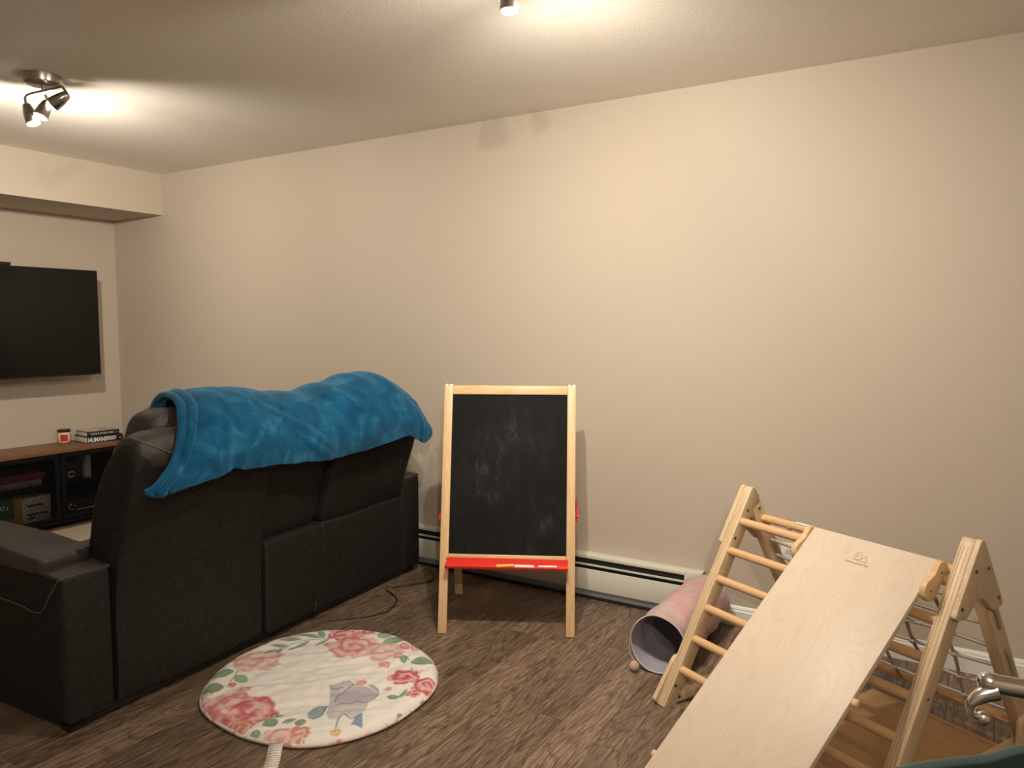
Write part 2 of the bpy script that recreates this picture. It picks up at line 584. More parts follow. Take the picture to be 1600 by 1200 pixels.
# moulded baseboard: flat board with a stepped cap
HEAT_X1 = -1.045
prof = [(0, 0), (-.014, 0), (-.014, .070), (-.010, .076), (-.010, .082), (-.006, .090), (-.003, .094), (0, .094)]
b = bm_loft([[(x, YW + py, pz) for py, pz in prof] for x in (HEAT_X1 + .012, X1)])
o = mobj('baseboard_back', b, M['trim']); o['kind'] = 'structure'
b = bm_loft([[(X1 + py, y, pz) for py, pz in prof] for y in (Y0, YW - .014)])
o = mobj('baseboard_right', b, M['trim']); o['kind'] = 'structure'
b = bm_loft([[(x, Y0 - py, pz) for py, pz in prof] for x in (X0, X1 - .014)])
o = mobj('baseboard_front', b, M['trim']); o['kind'] = 'structure'
# pale pencil scribbles a child left on the wall between sofa and easel
for pts in ([(-2.705, .79), (-2.695, .75), (-2.70, .70)], [(-2.69, .73), (-2.672, .70), (-2.668, .66)], [(-2.765, .66), (-2.757, .64), (-2.754, .60)],
            [(-2.705, .60), (-2.695, .625), (-2.675, .64)], [(-2.655, .66), (-2.652, .62)], [(-2.64, .66), (-2.637, .62)]):
    tube('scribble', catmull([(x, YW - .0005, z) for x, z in pts], 4), 0.0011, M['scribble'], wall_back, 5)

# ------------------------------------------------------------------ ceiling spot fixtures
def aim_light(name, loc, aim, power, cone, parent):
    ld = bpy.data.lights.new(name, 'SPOT')
    ld.energy = power
    ld.color = LAMP_COLOR
    ld.spot_size = math.radians(cone)
    ld.spot_blend = 0.9
    ld.shadow_soft_size = 0.022
    o = bpy.data.objects.new(name, ld)
    link(o, parent)
    o.location = loc
    d = Vector(aim) - (Vector(parent.location) + Vector(loc))
    o.rotation_euler = d.to_track_quat('-Z', 'Y').to_euler()
    return o

def spot_fixture(label, loc, heads, arm, lamps, canopy_r=0.08):
    t = thing('ceiling_spotlight', label, 'ceiling light', loc, 0, 'three-headed ceiling spotlights')
    b = lathe([(0, 0), (canopy_r, 0), (canopy_r, -.012), (canopy_r * .96, -.034), (canopy_r * .80, -.040), (0, -.040)], 32)
    mobj('canopy', b, M['nickel'], t, True, 40)
    rod('stem', (0, 0, -.038), (0, 0, -.064), .007, M['nickel'], t)
    tube('arm', catmull(arm, 8), .0045, M['nickel'], t, 10)
    for (top, back, front), lp in zip(heads, lamps):
        rod('joint', top, back, .0055, M['nickel'], t)
        m, L = frame_to(back, front)
        r = 0.030
        hd = mobj('lamp_head', lathe([(0, 0), (r * .45, 0), (r * .62, .006), (r * .86, L * .45), (r, L * .93), (r, L), (r * .9, L), (r * .88, L - .006), (0, L - .006)], 28), M['nickel'], t, True, 40)
        hd.matrix_local = m
        lens = mobj('lens', lathe([(r * .87, L - .006), (r * .87, L + .002), (r * .6, L + .006), (0, L + .008)], 24), M['bulb'], hd, True)
        d = (Vector(front) - Vector(back)).normalized()
        aim_light('lamp_light', Vector(front) + d * 0.035, lp['aim'], lp['power'], lp['cone'], t)
    return t

spot_fixture('brushed nickel ceiling spotlight with three heads near the soffit and the TV', (-3.556, 1.884, ZC),
             [((-.071, -.043, -.092), (-.068, -.041, -.122), (-.042, -.026, -.205)),
              ((.006, .004, -.080), (.010, .012, -.108), (.004, -.020, -.180)),
              ((.071, .043, -.045), (.090, .056, -.078), (.032, .020, -.122))],
             [(-.071, -.043, -.094), (-.060, -.036, -.080), (-.02, -.012, -.068), (.03, .018, -.056), (.071, .043, -.045)], FIXTURE_TV)
spot_fixture('brushed nickel ceiling spotlight cut off by the top edge above the easel', (-1.13, 1.98, ZC),
             [((-.088, .02, -.060), (-.090, .02, -.085), (-.088, .021, -.164)),
              ((.088, .03, -.050), (.090, .03, -.070), (.098, .062, -.125)),
              ((.02, -.08, -.060), (.02, -.082, -.080), (.05, -.10, -.155))],
             [(-.088, .02, -.060), (-.05, .012, -.064), (0, 0, -.062), (.05, .02, -.060), (.088, .03, -.050)], FIXTURE_MID)
spot_fixture('brushed nickel ceiling spotlight behind the viewer', (0.6, -0.5, ZC),
             [((-.088, .02, -.060), (-.090, .02, -.085), (-.088, .03, -.164)),
              ((.088, .07, -.060), (.090, .07, -.080), (.120, .085, -.155)),
              ((.02, -.08, -.060), (.02, -.082, -.080), (.03, -.12, -.155))],
             [(-.088, .02, -.060), (-.05, .012, -.064), (0, 0, -.062), (.05, .04, -.064), (.088, .07, -.060)], FILL_REAR)

# ------------------------------------------------------------------ baseboard heater
HX0 = -4.1
t = thing('baseboard_heater', 'long cream metal baseboard heater along the wall behind the easel', 'heater', ((HX0 + HEAT_X1) / 2, YW, 0))
hx = (HEAT_X1 - HX0) / 2
def hb(name, y0, y1, z0, z1, mat, xa=-hx, xb=hx, bev=0.002):
    return box(name, (xa, -y1, z0), (xb, -y0, z1), mat, t, bev)
hb('back_plate', .001, .006, .012, .236, M['heater'])
hb('top_hood', .001, .055, .222, .236, M['heater'], bev=.005)
hb('hood_lip', .050, .060, .214, .232, M['heater'], bev=.004)
hb('damper_strip', .054, .060, .178, .188, M['heater'])
hb('front_cover', .055, .063, .052, .162, M['heater'], bev=.004)
hb('slot', .040, .046, .150, .224, M['heater_shade'])  # black box in place of the shade behind the damper slots
hb('element', .010, .050, .018, .050, M['heater_fin'])
hb('toe_gap_shade', .008, .046, .001, .016, M['heater_shade'])  # black box in place of the shade under the heater
hb('end_cap', .001, .066, .006, .238, M['heater'], hx - .085, hx, .006)
hb('end_cap', .001, .066, .006, .238, M['heater'], -hx, -hx + .085, .006)

# wall outlet seen through the climbing frame
t = thing('wall_outlet', 'white wall outlet plate behind the climbing frame', 'outlet', (-0.668, YW, .37))
box('cover_plate', (-.035, -.006, -.057), (.035, -.0005, .057), M['white_plastic'], t, .003)
for s in (-1, 1):
    o = box('socket', (-.017, -.009, s * .024 - .014), (.017, -.005, s * .024 + .014), M['white_plastic'], t, .003)
    for q in (-1, 1):
        box('slot', (q * .006 - .0012, -.0098, s * .024 - .005), (q * .006 + .0012, -.0088, s * .024 + .005), M['black'], o)

# ------------------------------------------------------------------ television
t = thing('television', 'large flat black television on the left wall with a dark screen', 'television', (X0, 2.502, 1.417))
TVX, TW, TH = 0.245, 0.716, 0.377
box('cabinet', (TVX - .035, -TW, -TH), (TVX, TW, TH), M['black'], t, .004)
box('screen', (TVX - .001, -TW + .006, -TH + .012), (TVX + .0025, TW - .006, TH - .006), M['screen'], t, .001)
box('rear_housing', (TVX - .065, -TW * .7, -TH * .8), (TVX - .034, TW * .7, TH * .45), M['black'], t, .012)
box('wall_plate', (.001, -.2, -.15), (.02, .2, .15), M['black_metal'], t, .003)
bar('mount_arm', (.015, -.12, 0), (TVX - .06, .02, 0), .03, .06, M['black_metal'], t)
bar('mount_arm', (.015, .12, 0), (TVX - .06, -.02, 0), .03, .06, M['black_metal'], t)
box('sensor_bar', (TVX - .03, -.05, TH), (TVX + .005, .135, TH + .022), M['black'], t, .005)
box('maker_mark', (TVX + .002, TW - .045, -TH + .003), (TVX + .0032, TW - .02, -TH + .007), M['nickel'], t)

# ------------------------------------------------------------------ media cabinet
CY0, CY1, CZ = 1.74, 3.47, 0.545
CD = 0.375
t = thing('media_cabinet', 'long low black media cabinet with wire mesh doors and a walnut top', 'cabinet', (X0 + .004, CY0, 0))
CL = CY1 - CY0
box('top', (0, -.01, CZ - .024), (CD + .008, CL + .012, CZ), M['walnut'], t, .003)
box('bottom_panel', (0, 0, .03), (CD, CL, .05), M['black_metal'], t, .002)
box('back_panel', (0, 0, .03), (.008, CL, CZ - .024), M['black_metal'], t)
box('shelf', (.01, .01, .292), (CD - .03, CL - .01, .308), M['black_metal'], t, .002)
div = [0.0, .52, 1.085, CL]
for y in div:
    box('side_panel', (0, min(max(y - .012, 0), CL - .024), .05), (CD - .012, min(max(y - .012, 0), CL - .024) + .024, CZ - .024), M['black_metal'], t, .002)
for y in (.04, CL - .04):
    for x in (.04, CD - .04):
        box('foot', (x - .02, y - .02, 0), (x + .02, y + .02, .031), M['black_metal'], t, .002)

def mesh_panel(w, h, pitch=.0150, wire=.0019):
    """expanded metal: two sets of slanting wires clipped to a rectangle"""
    bm = bmesh.new()
    for sgn in (-1, 1):
        c = -h * 1.8
        while c < w + h * 1.8:
            pts = []
            for zz in (0, h):
                pts.append((c + sgn * zz * 1.7, zz))
            (xa, za), (xb, zb) = pts
            ta, tb = 0.0, 1.0
            dx = xb - xa
            for lim, side in ((0, -1), (w, 1)):
                if side < 0:
                    if dx > 0:
                        ta = max(ta, (lim - xa) / dx)
                    else:
                        tb = min(tb, (lim - xa) / dx)
                else:
                    if dx > 0:
                        tb = min(tb, (lim - xa) / dx)
                    else:
                        ta = max(ta, (lim - xa) / dx)
            if tb - ta > .01:
                A = Vector((0, xa + dx * ta, za + (zb - za) * ta))
                B = Vector((0, xa + dx * tb, za + (zb - za) * tb))
                dd = (B - A).normalized()
                nn = Vector((0, -dd.z, dd.y)) * wire
                ee = Vector((wire, 0, 0))
                v = [bm.verts.new(p) for p in (A - nn, A + nn, B + nn, B - nn, A - nn + ee, A + nn + ee, B + nn + ee, B - nn + ee)]
                for f in ((0, 1, 2, 3), (7, 6, 5, 4), (0, 4, 5, 1), (1, 5, 6, 2), (2, 6, 7, 3), (3, 7, 4, 0)):
                    bm.faces.new([v[i] for i in f])
            c += pitch * 1.7
    return bm

for a, b in zip(div[:-1], div[1:]):
    a, b = a + .006, b - .006
    d = thing_door = bpy.data.objects.new('door', None)
    link(d, t)
    d.location = (CD - .012, a, .054)
    w, h = b - a, CZ - .024 - .058
    for lo, hi in (((0, 0, 0), (.012, w, .03)), ((0, 0, h - .03), (.012, w, h)), ((0, 0, .03), (.012, .03, h - .03)), ((0, w - .03, .03), (.012, w, h - .03))):
        box('door_rail', lo, hi, M['black_metal'], d, .0015)
    o = mobj('wire_mesh', mesh_panel(w - .05, h - .05), M['black_metal'], d)
    o.location = (.004, .025, .025)
    o['kind'] = 'stuff'

# games and boxes kept in the cabinet, seen through the mesh
def game(name, label, lo, hi, col, lid=None, group='boxed games in the media cabinet'):
    ctr = ((lo[0] + hi[0]) / 2, (lo[1] + hi[1]) / 2, lo[2])
    g = thing(name, label, 'box', ctr, 0, group)
    s = [(hi[i] - lo[i]) / 2 for i in range(2)]
    H = hi[2] - lo[2]
    mt = plain(name + '_card', col, 0.6, var=0.12, bscale=60)
    box('tray', (-s[0] + .001, -s[1] + .001, 0), (s[0] - .001, s[1] - .001, H * .5), mt, g, .001)
    box('lid', (-s[0], -s[1], H * .30), (s[0], s[1], H), plain(name + '_lid', lid or col, 0.55, var=0.12, bscale=60), g, .0015)
    return g, s, H
FX = X0 + .30
CAB_FACE = Matrix(((0, 0, 1, 0), (1, 0, 0, 0), (0, 1, 0, 0), (0, 0, 0, 1)))   # text reads along +Y, faces +X
def face_m(x, y, z):
    m = CAB_FACE.copy(); m.translation = (x, y, z); return m
g, s, H = game('board_game_box', 'green and orange board game box on the lower cabinet shelf', (FX - .25, 2.33, .051), (FX, 2.60, .255), (0.30, 0.065, 0.02), (0.04, 0.11, 0.07))
text_mesh('lettering', 'ANT', .05, plain('orange_ink', (0.65, 0.22, 0.06), .6), g, face_m(s[0] + .0005, -.01, .03))
text_mesh('lettering', 'AN', .045, M['ink_white'], g, face_m(s[0] + .0005, -.01, .13))
box('yellow_end', (-s[0] - .0004, s[1] - .045, .0005), (s[0] + .0006, s[1] + .0006, H + .0004), plain('ochre_card', (0.42, 0.20, 0.03), .6), g)
g, s, H = game('board_game_box', 'pale beige printed game box on the lower cabinet shelf', (FX - .25, 2.605, .051), (FX, 2.79, .235), (0.42, 0.38, 0.31), (0.55, 0.50, 0.42))
for zz, w in ((.12, .10), (.06, .13), (.035, .05)):
    box('printed_line', (s[0], -.06, zz), (s[0] + .0008, -.06 + w, zz + .016), M['ink_dark'], g)
g, s, H = game('board_game_box', 'flat crimson game box on the upper cabinet shelf', (FX - .26, 2.45, .352), (FX, 2.76, .40), (0.16, 0.01, 0.025))
text_mesh('lettering', '', .02, M['ink_white'], g, face_m(s[0] + .0005, -.1, .01)) if False else None
game('board_game_box', 'flat grey and white game box lying under the crimson one', (FX - .26, 2.40, .309), (FX, 2.74, .350), (0.10, 0.10, 0.11), (0.20, 0.20, 0.21))
g, s, H = game('board_game_box', 'upright game box with a white spine on the upper cabinet shelf', (FX - .2, 3.035, .309), (FX + .01, 3.075, .505), (0.50, 0.48, 0.44))
g, s, H = game('game_console', 'black box with a small white round mark in the cabinet', (FX - .25, 2.86, .309), (FX, 3.02, .44), (0.015, 0.015, 0.016))
o = mobj('round_mark', bm_tube([(.02 * math.cos(a * .4), .02 * math.sin(a * .4), 0) for a in range(15)], .0025, 6), M['ink_white'], g); o.matrix_local = face_m(s[0] + .001, 0, .04)
g, s, H = game('game_console', 'flat black device with pale lettering on the lower right cabinet shelf', (FX - .25, 2.86, .051), (FX, 3.25, .16), (0.015, 0.015, 0.016))
o = mobj('round_mark', bm_tube([(.022 * math.cos(a * .4), .022 * math.sin(a * .4), 0) for a in range(15)], .0025, 6), M['ink_white'], g); o.matrix_local = face_m(s[0] + .001, -.12, .065)
box('pale_stripe', (s[0], -.09, .035), (s[0] + .001, .16, .042), M['ink_white'], g)

# candle jar and two books on the cabinet
t = thing('candle_jar', 'cream candle jar with a black lid and a red label', 'candle', (X0 + .060, 3.030, CZ))
mobj('jar', lathe([(0, 0), (.036, 0), (.041, .005), (.041, .072), (.038, .078), (0, .078)], 32), M['cream'], t, True, 50)
mobj('lid', lathe([(0, .078), (.042, .078), (.043, .082), (.043, .094), (.040, .097), (0, .097)], 32), M['black'], t, True, 40)
rings = []
for z in (.014, .062):
    rings.append([(.0416 * math.cos(a), .0416 * math.sin(a), z) for a in [math.radians(-62 + 6 * i) for i in range(12)]])
bm = bmesh.new()
R2 = [[bm.verts.new(p) for p in r] for r in rings]
for i in range(11):
    bm.faces.new((R2[0][i], R2[0][i + 1], R2[1][i + 1], R2[1][i]))
mobj('label', bm, M['label_red'], t, True)

def book(name, label, loc, rz, w, d, h, cover_col):
    """spine faces local +X; lies flat"""
    t = thing(name, label, 'book', loc, rz, 'books stacked on the cabinet')
    cm = plain(name + '_cover', cover_col, .45)
    box('page_block', (-d + .004, -w + .004, .003), (-.004, w - .004, h - .003), M['paper'], t, .001)
    box('cover', (-d, -w, 0), (0, w, .003), cm, t, .001)
    box('cover', (-d, -w, h - .003), (0, w, h), cm, t, .001)
    box('spine', (-.004, -w, 0), (.001, w, h), cm, t, .0015)
    return t
b1 = book('book', 'thick black book lettered HUMANS at the bottom of the stack', (X0 + .272, 3.212, CZ), math.radians(-4), .128, .20, .046, (0.010, 0.010, 0.011))
text_mesh('lettering', 'HUMANS', .044, M['ink_white'], b1, face_m(.0012, -.124, .007), bold=.0012, sx=.74)
text_mesh('lettering', 'BRANDON', .0175, M['ink_white'], b1, face_m(.0012, .012, .0245), bold=.0006, sx=.78)
text_mesh('lettering', 'STANTON', .0175, M['ink_white'], b1, face_m(.0012, .012, .009), bold=.0006, sx=.78)
o = mobj('round_mark', lathe([(0, 0), (.004, 0), (.004, .0006), (0, .0006)], 12), M['ink_white'], b1); o.matrix_local = face_m(.0012, .108, .018)
b2 = book('book', 'dark book with a pale photo cover on top of the stack', (X0 + .266, 3.203, CZ + .0462), math.radians(-6), .115, .19, .036, (0.018, 0.018, 0.020))
text_mesh('lettering', 'HUMANS OF NEW YORK', .0170, M['ink_white'], b2, face_m(.0012, -.090, .012), sx=.86)
box('spine_bar', (.0008, .093, .008), (.0016, .0945, .024), M['ink_white'], b2)
rnd = random.Random(3)
for i in range(6):
    for j in range(8):
        c = rnd.choice([(0.55, 0.45, 0.33), (0.62, 0.56, 0.46), (0.40, 0.22, 0.12), (0.30, 0.26, 0.22), (0.60, 0.40, 0.26), (0.50, 0.50, 0.46)])
        key = 'cover_photo_%d' % (int(c[0] * 100))
        mt = bpy.data.materials.get(key) or plain(key, c, .4)
        box('cover_photo', (-.183 + i * .029, -.108 + j * .027, .0358), (-.183 + i * .029 + .028, -.108 + j * .027 + .026, .0364), mt, b2)

# beige rug in front of the cabinet
rug = mobj('rug', bm_box((-5.26, 1.0, 0.0), (-3.72, 3.35, 0.014), .005), M['rug'], None, True, 40)
tag(rug, 'beige rug on the floor between the sofa and the media cabinet', 'rug')

# ------------------------------------------------------------------ sofa
SA = math.atan2(0.99885, -0.048)          # direction along the back
sofa = thing('reclining_sofa', 'dark brown suede reclining loveseat seen from behind, with a centre console', 'sofa', (-2.567, 1.34, 0), SA - math.pi / 2)
# local axes: +Y runs along the back away from the viewer, -X is forward towards the TV; write points as (s, t, z)
def S(s, t, z):
    return (-t, s, z)

def spline_profile(pts, n=5):
    return [(p.x, p.y) for p in catmull([Vector((a, b, 0)) for a, b in pts], n)]

def back_section(name, s0, s1, prof, mat, parent, rnd=.03, puff=0.0, nmid=9, wob=0.0, end=.10, low=False):
    cx = sum(p[0] for p in prof) / len(prof)
    cz = sum(p[1] for p in prof) / len(prof)
    stations = [(s0 + .0005 + rnd * f, 1 - end * (1 - math.sqrt(1 - (1 - f) ** 2))) for f in (0, .06, .16, .32, .52, .76)]
    stations += [(s0 + rnd + (s1 - s0 - 2 * rnd) * i / nmid, 1.0) for i in range(nmid + 1)]
    stations += [(s1 - .0005 - rnd * f, 1 - end * (1 - math.sqrt(1 - (1 - f) ** 2))) for f in (.76, .52, .32, .16, .06, 0)]
    rings = []
    for s, k in stations:
        f = (s - s0) / (s1 - s0)
        pf = 1 + puff * math.sin(math.pi * f)
        ring = []
        for i, (a, b) in enumerate(prof):
            w = wob * noise.noise(Vector((s * 4.1, b * 5.3, a * 5.0 + s0 * 7)))
            kz = 1.0 if (low and b < .55) else k
            kt = (1 + k) / 2 if (low and b < .30) else k
            ring.append(S(s, cx + (a - cx) * kt * pf + w, cz + (b - cz) * kz + w * .5))
        rings.append(ring)
    return mobj(name, bm_loft(rings), mat, parent, True, 70)

upper = [(.012, .45), (-.012, .50), (-.040, .58), (-.075, .69), (-.112, .80), (-.142, .90), (-.150, .955), (-.125, 1.0), (-.070, 1.015), (-.01, .985), (.05, .92), (.10, .83), (.155, .70), (.18, .58), (.19, .47)]
whole = [(.15, .05), (.004, .05), (.0, .10), (-.003, .25), (-.004, .38), (-.008, .46)] + upper[2:]
whole = [whole[0], whole[1]] + spline_profile(whole[2:], 3)
upper = spline_profile(upper, 3)
# the near seat back is one tall panel; console and far seat have a seam at the top of the lower panel
back_section('seat_back', .192, .868, whole, M['suede'], sofa, .095, 0, 12, .010, .24, True)
back_section('console_back', .884, 1.222, [(x * .90 + .022, .45 + (z - .45) * .97) for x, z in upper], M['suede'], sofa, .03, 0, 8, .008, .14)
back_section('seat_back', 1.248, 1.880, upper, M['suede'], sofa, .045, 0, 9, .010, .16)
for a, b, o_ in ((.878, 1.240, .014), (1.246, 1.882, .004)):
    lp = round_poly([(-o_, .05), (-o_, .462), (.15, .462), (.15, .05)], [.004, .022, .01, .004])
    back_section('lower_back_panel', a, b, lp, M['suede'], sofa, .016, 0, 9, .009)
# leather top rolls and headrests
def roll(name, s0, s1, prof, mat, rnd=.06):
    return back_section(name, s0, s1, spline_profile(prof, 4), mat, sofa, rnd, 0, 10, .012, .42)
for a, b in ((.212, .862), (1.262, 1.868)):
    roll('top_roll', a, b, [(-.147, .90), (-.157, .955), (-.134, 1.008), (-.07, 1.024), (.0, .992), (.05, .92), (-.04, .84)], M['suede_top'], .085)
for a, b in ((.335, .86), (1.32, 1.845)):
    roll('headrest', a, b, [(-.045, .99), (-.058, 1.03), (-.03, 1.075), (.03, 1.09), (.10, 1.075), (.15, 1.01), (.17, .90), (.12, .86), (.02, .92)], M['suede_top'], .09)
for a in (.30, .46, .62, .76):
    tube('stitching', catmull([S(.215 + (a - .30) * .02, .0, .0)] * 2, 2), .001, M['stitch'], sofa) if False else None
tube('stitching', catmull([S(.205, -.10, 1.014), S(.25, -.150, .985), S(.33, -.163, .945), S(.42, -.158, .935), S(.60, -.158, .938), S(.86, -.156, .94)], 6), .0016, M['stitch'], sofa, 6)
tube('stitching', catmull([S(.36, -.02, 1.082), S(.40, .03, 1.092), S(.41, .10, 1.078), S(.40, .15, 1.02)], 6), .0014, M['stitch'], sofa, 6)
# arms
for s0, s1, pad0 in ((0.0, .188, True), (1.884, 2.062, True)):
    prof = round_poly([(.0, .045), (.0, .552), (.16, .560), (.93, .560), (.93, .045)], [.004, .022, .01, .03, .01], 4)
    back_section('arm', s0, s1, prof, M['suede'], sofa, .022, 0, 3, .004)
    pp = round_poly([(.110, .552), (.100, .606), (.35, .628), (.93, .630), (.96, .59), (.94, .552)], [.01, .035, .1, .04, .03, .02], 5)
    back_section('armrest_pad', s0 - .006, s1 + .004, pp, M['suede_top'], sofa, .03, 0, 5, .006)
    sx = s0 - .0015 if s0 == 0 else s1 + .0015
    if s0 == 0:
        tube('stitching', catmull([S(sx, .006, .553), S(sx, .06, .49), S(sx, .125, .42), S(sx, .25, .427), S(sx, .40, .432), S(sx, .9, .44)], 6), .0016, M['stitch'], sofa, 6)
    o = back_section('arm_cap', s0 + .002, s1 - .002, round_poly([(.006, .545), (.004, .556), (.14, .567), (.14, .55)], [.002, .006, .004, .002]), M['suede_top'], sofa, .012, 0, 3, 0)
# seat cushions, console box, base, feet
for a, b in ((.192, .872), (1.242, 1.880)):
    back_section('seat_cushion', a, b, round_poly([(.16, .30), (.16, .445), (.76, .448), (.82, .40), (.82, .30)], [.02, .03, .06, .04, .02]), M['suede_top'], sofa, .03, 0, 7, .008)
    back_section('footrest_panel', a, b, round_poly([(.74, .06), (.74, .31), (.82, .31), (.82, .06)], .012), M['suede'], sofa, .02, 0, 5, .004)
back_section('console', .876, 1.238, round_poly([(.16, .06), (.16, .54), (.78, .54), (.80, .06)], [.01, .03, .04, .01]), M['suede'], sofa, .02, 0, 3, .002)
box('base_frame', (-.76, .03, .012), (-.03, 2.03, .075), M['black'], sofa, .004)
for s in (.06, 2.0):
    for tt in (.06, .74):
        box('foot', (-tt - .03, s - .03, 0), (-tt + .03, s + .03, .05), M['black'], sofa, .004)
# loose thread-like straps hanging at the panel seams
tube('strap', [S(1.19, -.006, .13), S(1.192, -.009, .09), S(1.186, -.008, .05)], .003, M['stitch'], sofa, 6)

# ------------------------------------------------------------------ blue plush blanket over the sofa back
def interp(x, tab):
    if x <= tab[0][0]:
        return tab[0][1]
    for (a, va), (b, vb) in zip(tab[:-1], tab[1:]):
        if x <= b:
            f = (x - a) / (b - a)
            f = f * f * (3 - 2 * f)
            return va + (vb - va) * f
    return tab[-1][1]
CREST = [(.30, 1.085), (.46, 1.128), (.60, 1.142), (.75, 1.136), (.95, 1.100), (1.15, 1.088), (1.33, 1.105), (1.50, 1.145), (1.64, 1.150), (1.73, 1.118), (1.80, 1.078), (1.87, 1.025), (1.93, .975)]
HEM = [(.16, .842), (.23, .806), (.36, .815), (.47, .828), (.585, .853), (.62, .838), (.756, .832), (.95, .815), (1.135, .802), (1.32, .808), (1.505, .818), (1.70, .834), (1.78, .806), (1.84, .778), (1.93, .776)]
NU, NV = 150, 84
bm = bmesh.new()
grid = []
for j in range(NV + 1):
    v = j / NV                      # 0 front hem, ~.45 crest, 1 rear hem
    row = []
    s_left = float(np.interp(v, [0, .40, .57, .71, .86, .96, 1.0], [.56, .46, .41, .335, .25, .188, .196]))
    for i in range(NU + 1):
        u = i / NU
        s_right = interp(v, [(0, 1.80), (.45, 1.865), (.75, 1.90), (.9, 1.90), (1.0, 1.872)])
        s = s_left + (s_right - s_left) * u
        zt = interp(s, CREST)
        zh = interp(s, HEM)
        end = max(0.0, (s - 1.80) / .165)
        path = [(.245, zt - .20), (.215, zt - .09), (.125, zt - .012), (.02, zt), (-.085, zt - .035), (-.165, zt - .125 - .02 * end), (-.192, (zt - .125) * .5 + zh * .5), (-.178, zh)]
        # evaluate the drape path
        k = v * (len(path) - 1)
        a = min(int(k), len(path) - 2)
        f = k - a
        P = [path[max(a - 1, 0)], path[a], path[a + 1], path[min(a + 2, len(path) - 1)]]
        def cr(c):
            p0, p1, p2, p3 = (p[c] for p in P)
            return .5 * (2 * p1 + (p2 - p0) * f + (2 * p0 - 5 * p1 + 4 * p2 - p3) * f * f + (3 * p1 - p0 - 3 * p2 + p3) * f ** 3)
        tt, z = cr(0), cr(1)
        # folds: layered ridges along the slanted left edge, gathers at the far end, soft wrinkles
        dl = s - s_left
        out = 0.0
        sm = lambda x: max(0.0, min(1.0, x)) ** 2 * (3 - 2 * max(0.0, min(1.0, x)))
        out += .016 * math.exp(-((dl - .014) / .013) ** 2) + .020 * math.exp(-((dl - .058) / .016) ** 2) - .014 * math.exp(-((dl - .036) / .007) ** 2) - .014 * math.exp(-((dl - .086) / .009) ** 2)
        out += .015 * noise.noise(Vector((s * 3.2 + z * 2.5, z * 5.0, .3)))
        out += .009 * noise.noise(Vector((s * 9 + z * 7, z * 3.0, 4.3)))
        if v > .5:
            hw = (v - .5) * 2
            out += .010 * hw * math.exp(-((s - .595 - (z - .84) * .10) / .016) ** 2) - .008 * hw * math.exp(-((s - .565 - (z - .84) * .1) / .012) ** 2)
            out += .006 * hw * math.exp(-((s - .71) / .012) ** 2)
            dg = (s - .86) * .62 + (z - 1.02)
            out += .012 * math.exp(-(dg / .016) ** 2) * math.exp(-((s - .95) / .18) ** 2)
            out += .010 * math.exp(-((dg + .05) / .014) ** 2) * math.exp(-((s - 1.02) / .16) ** 2)
        g = max(0.0, 1 - abs(s - 1.80) / .13)
        out += .016 * g * noise.noise(Vector((s * 34 + z * 5, z * 3.5, 9.0))) * (1 if v > .45 else .3)
        nrm_t = -1.0 if v > .5 else (v - .25) * -4 if v > .25 else .6
        nrm_z = max(0.0, 1 - abs(v - .45) * 3)
        ln = math.hypot(nrm_t, nrm_z) or 1
        tt += out * nrm_t / ln
        z += out * nrm_z / ln
        z += .004 * noise.noise(Vector((s * 12, 1.1, v * 3)))
        row.append(bm.verts.new(S(s, tt, z)))
    grid.append(row)
for j in range(NV):
    for i in range(NU):
        bm.faces.new((grid[j][i], grid[j][i + 1], grid[j + 1][i + 1], grid[j + 1][i]))
bl = mobj('plush_blanket', bm, M['velvet'], None, True)
bl.location = sofa.location
bl.rotation_euler = sofa.rotation_euler
md = bl.modifiers.new('thickness', 'SOLIDIFY')
md.thickness = 0.024
md.offset = 0.0
md = bl.modifiers.new('smooth', 'SUBSURF')
md.levels = 1
md.render_levels = 1
tag(bl, 'blue plush blanket draped over the back of the brown sofa', 'blanket')

# black cable on the floor behind the sofa
cb = tube('power_cable', catmull([(-2.56, 2.55, .004), (-2.50, 2.62, .004), (-2.43, 2.70, .004), (-2.40, 2.80, .004), (-2.455, 2.93, .004), (-2.53, 2.985, .004), (-2.60, 3.02, .004)], 8), .0035, M['black'], None, 8)
tag(cb, 'thin black cable looping out from under the sofa back', 'cable')
cb = tube('power_cable', catmull([(-2.60, 3.06, .004), (-2.545, 3.15, .004), (-2.49, 3.24, .004), (-2.52, 3.33, .004), (-2.60, 3.40, .004)], 8), .0035, M['black'], None, 8)
tag(cb, 'short black cable on the floor beside the far end of the sofa', 'cable')

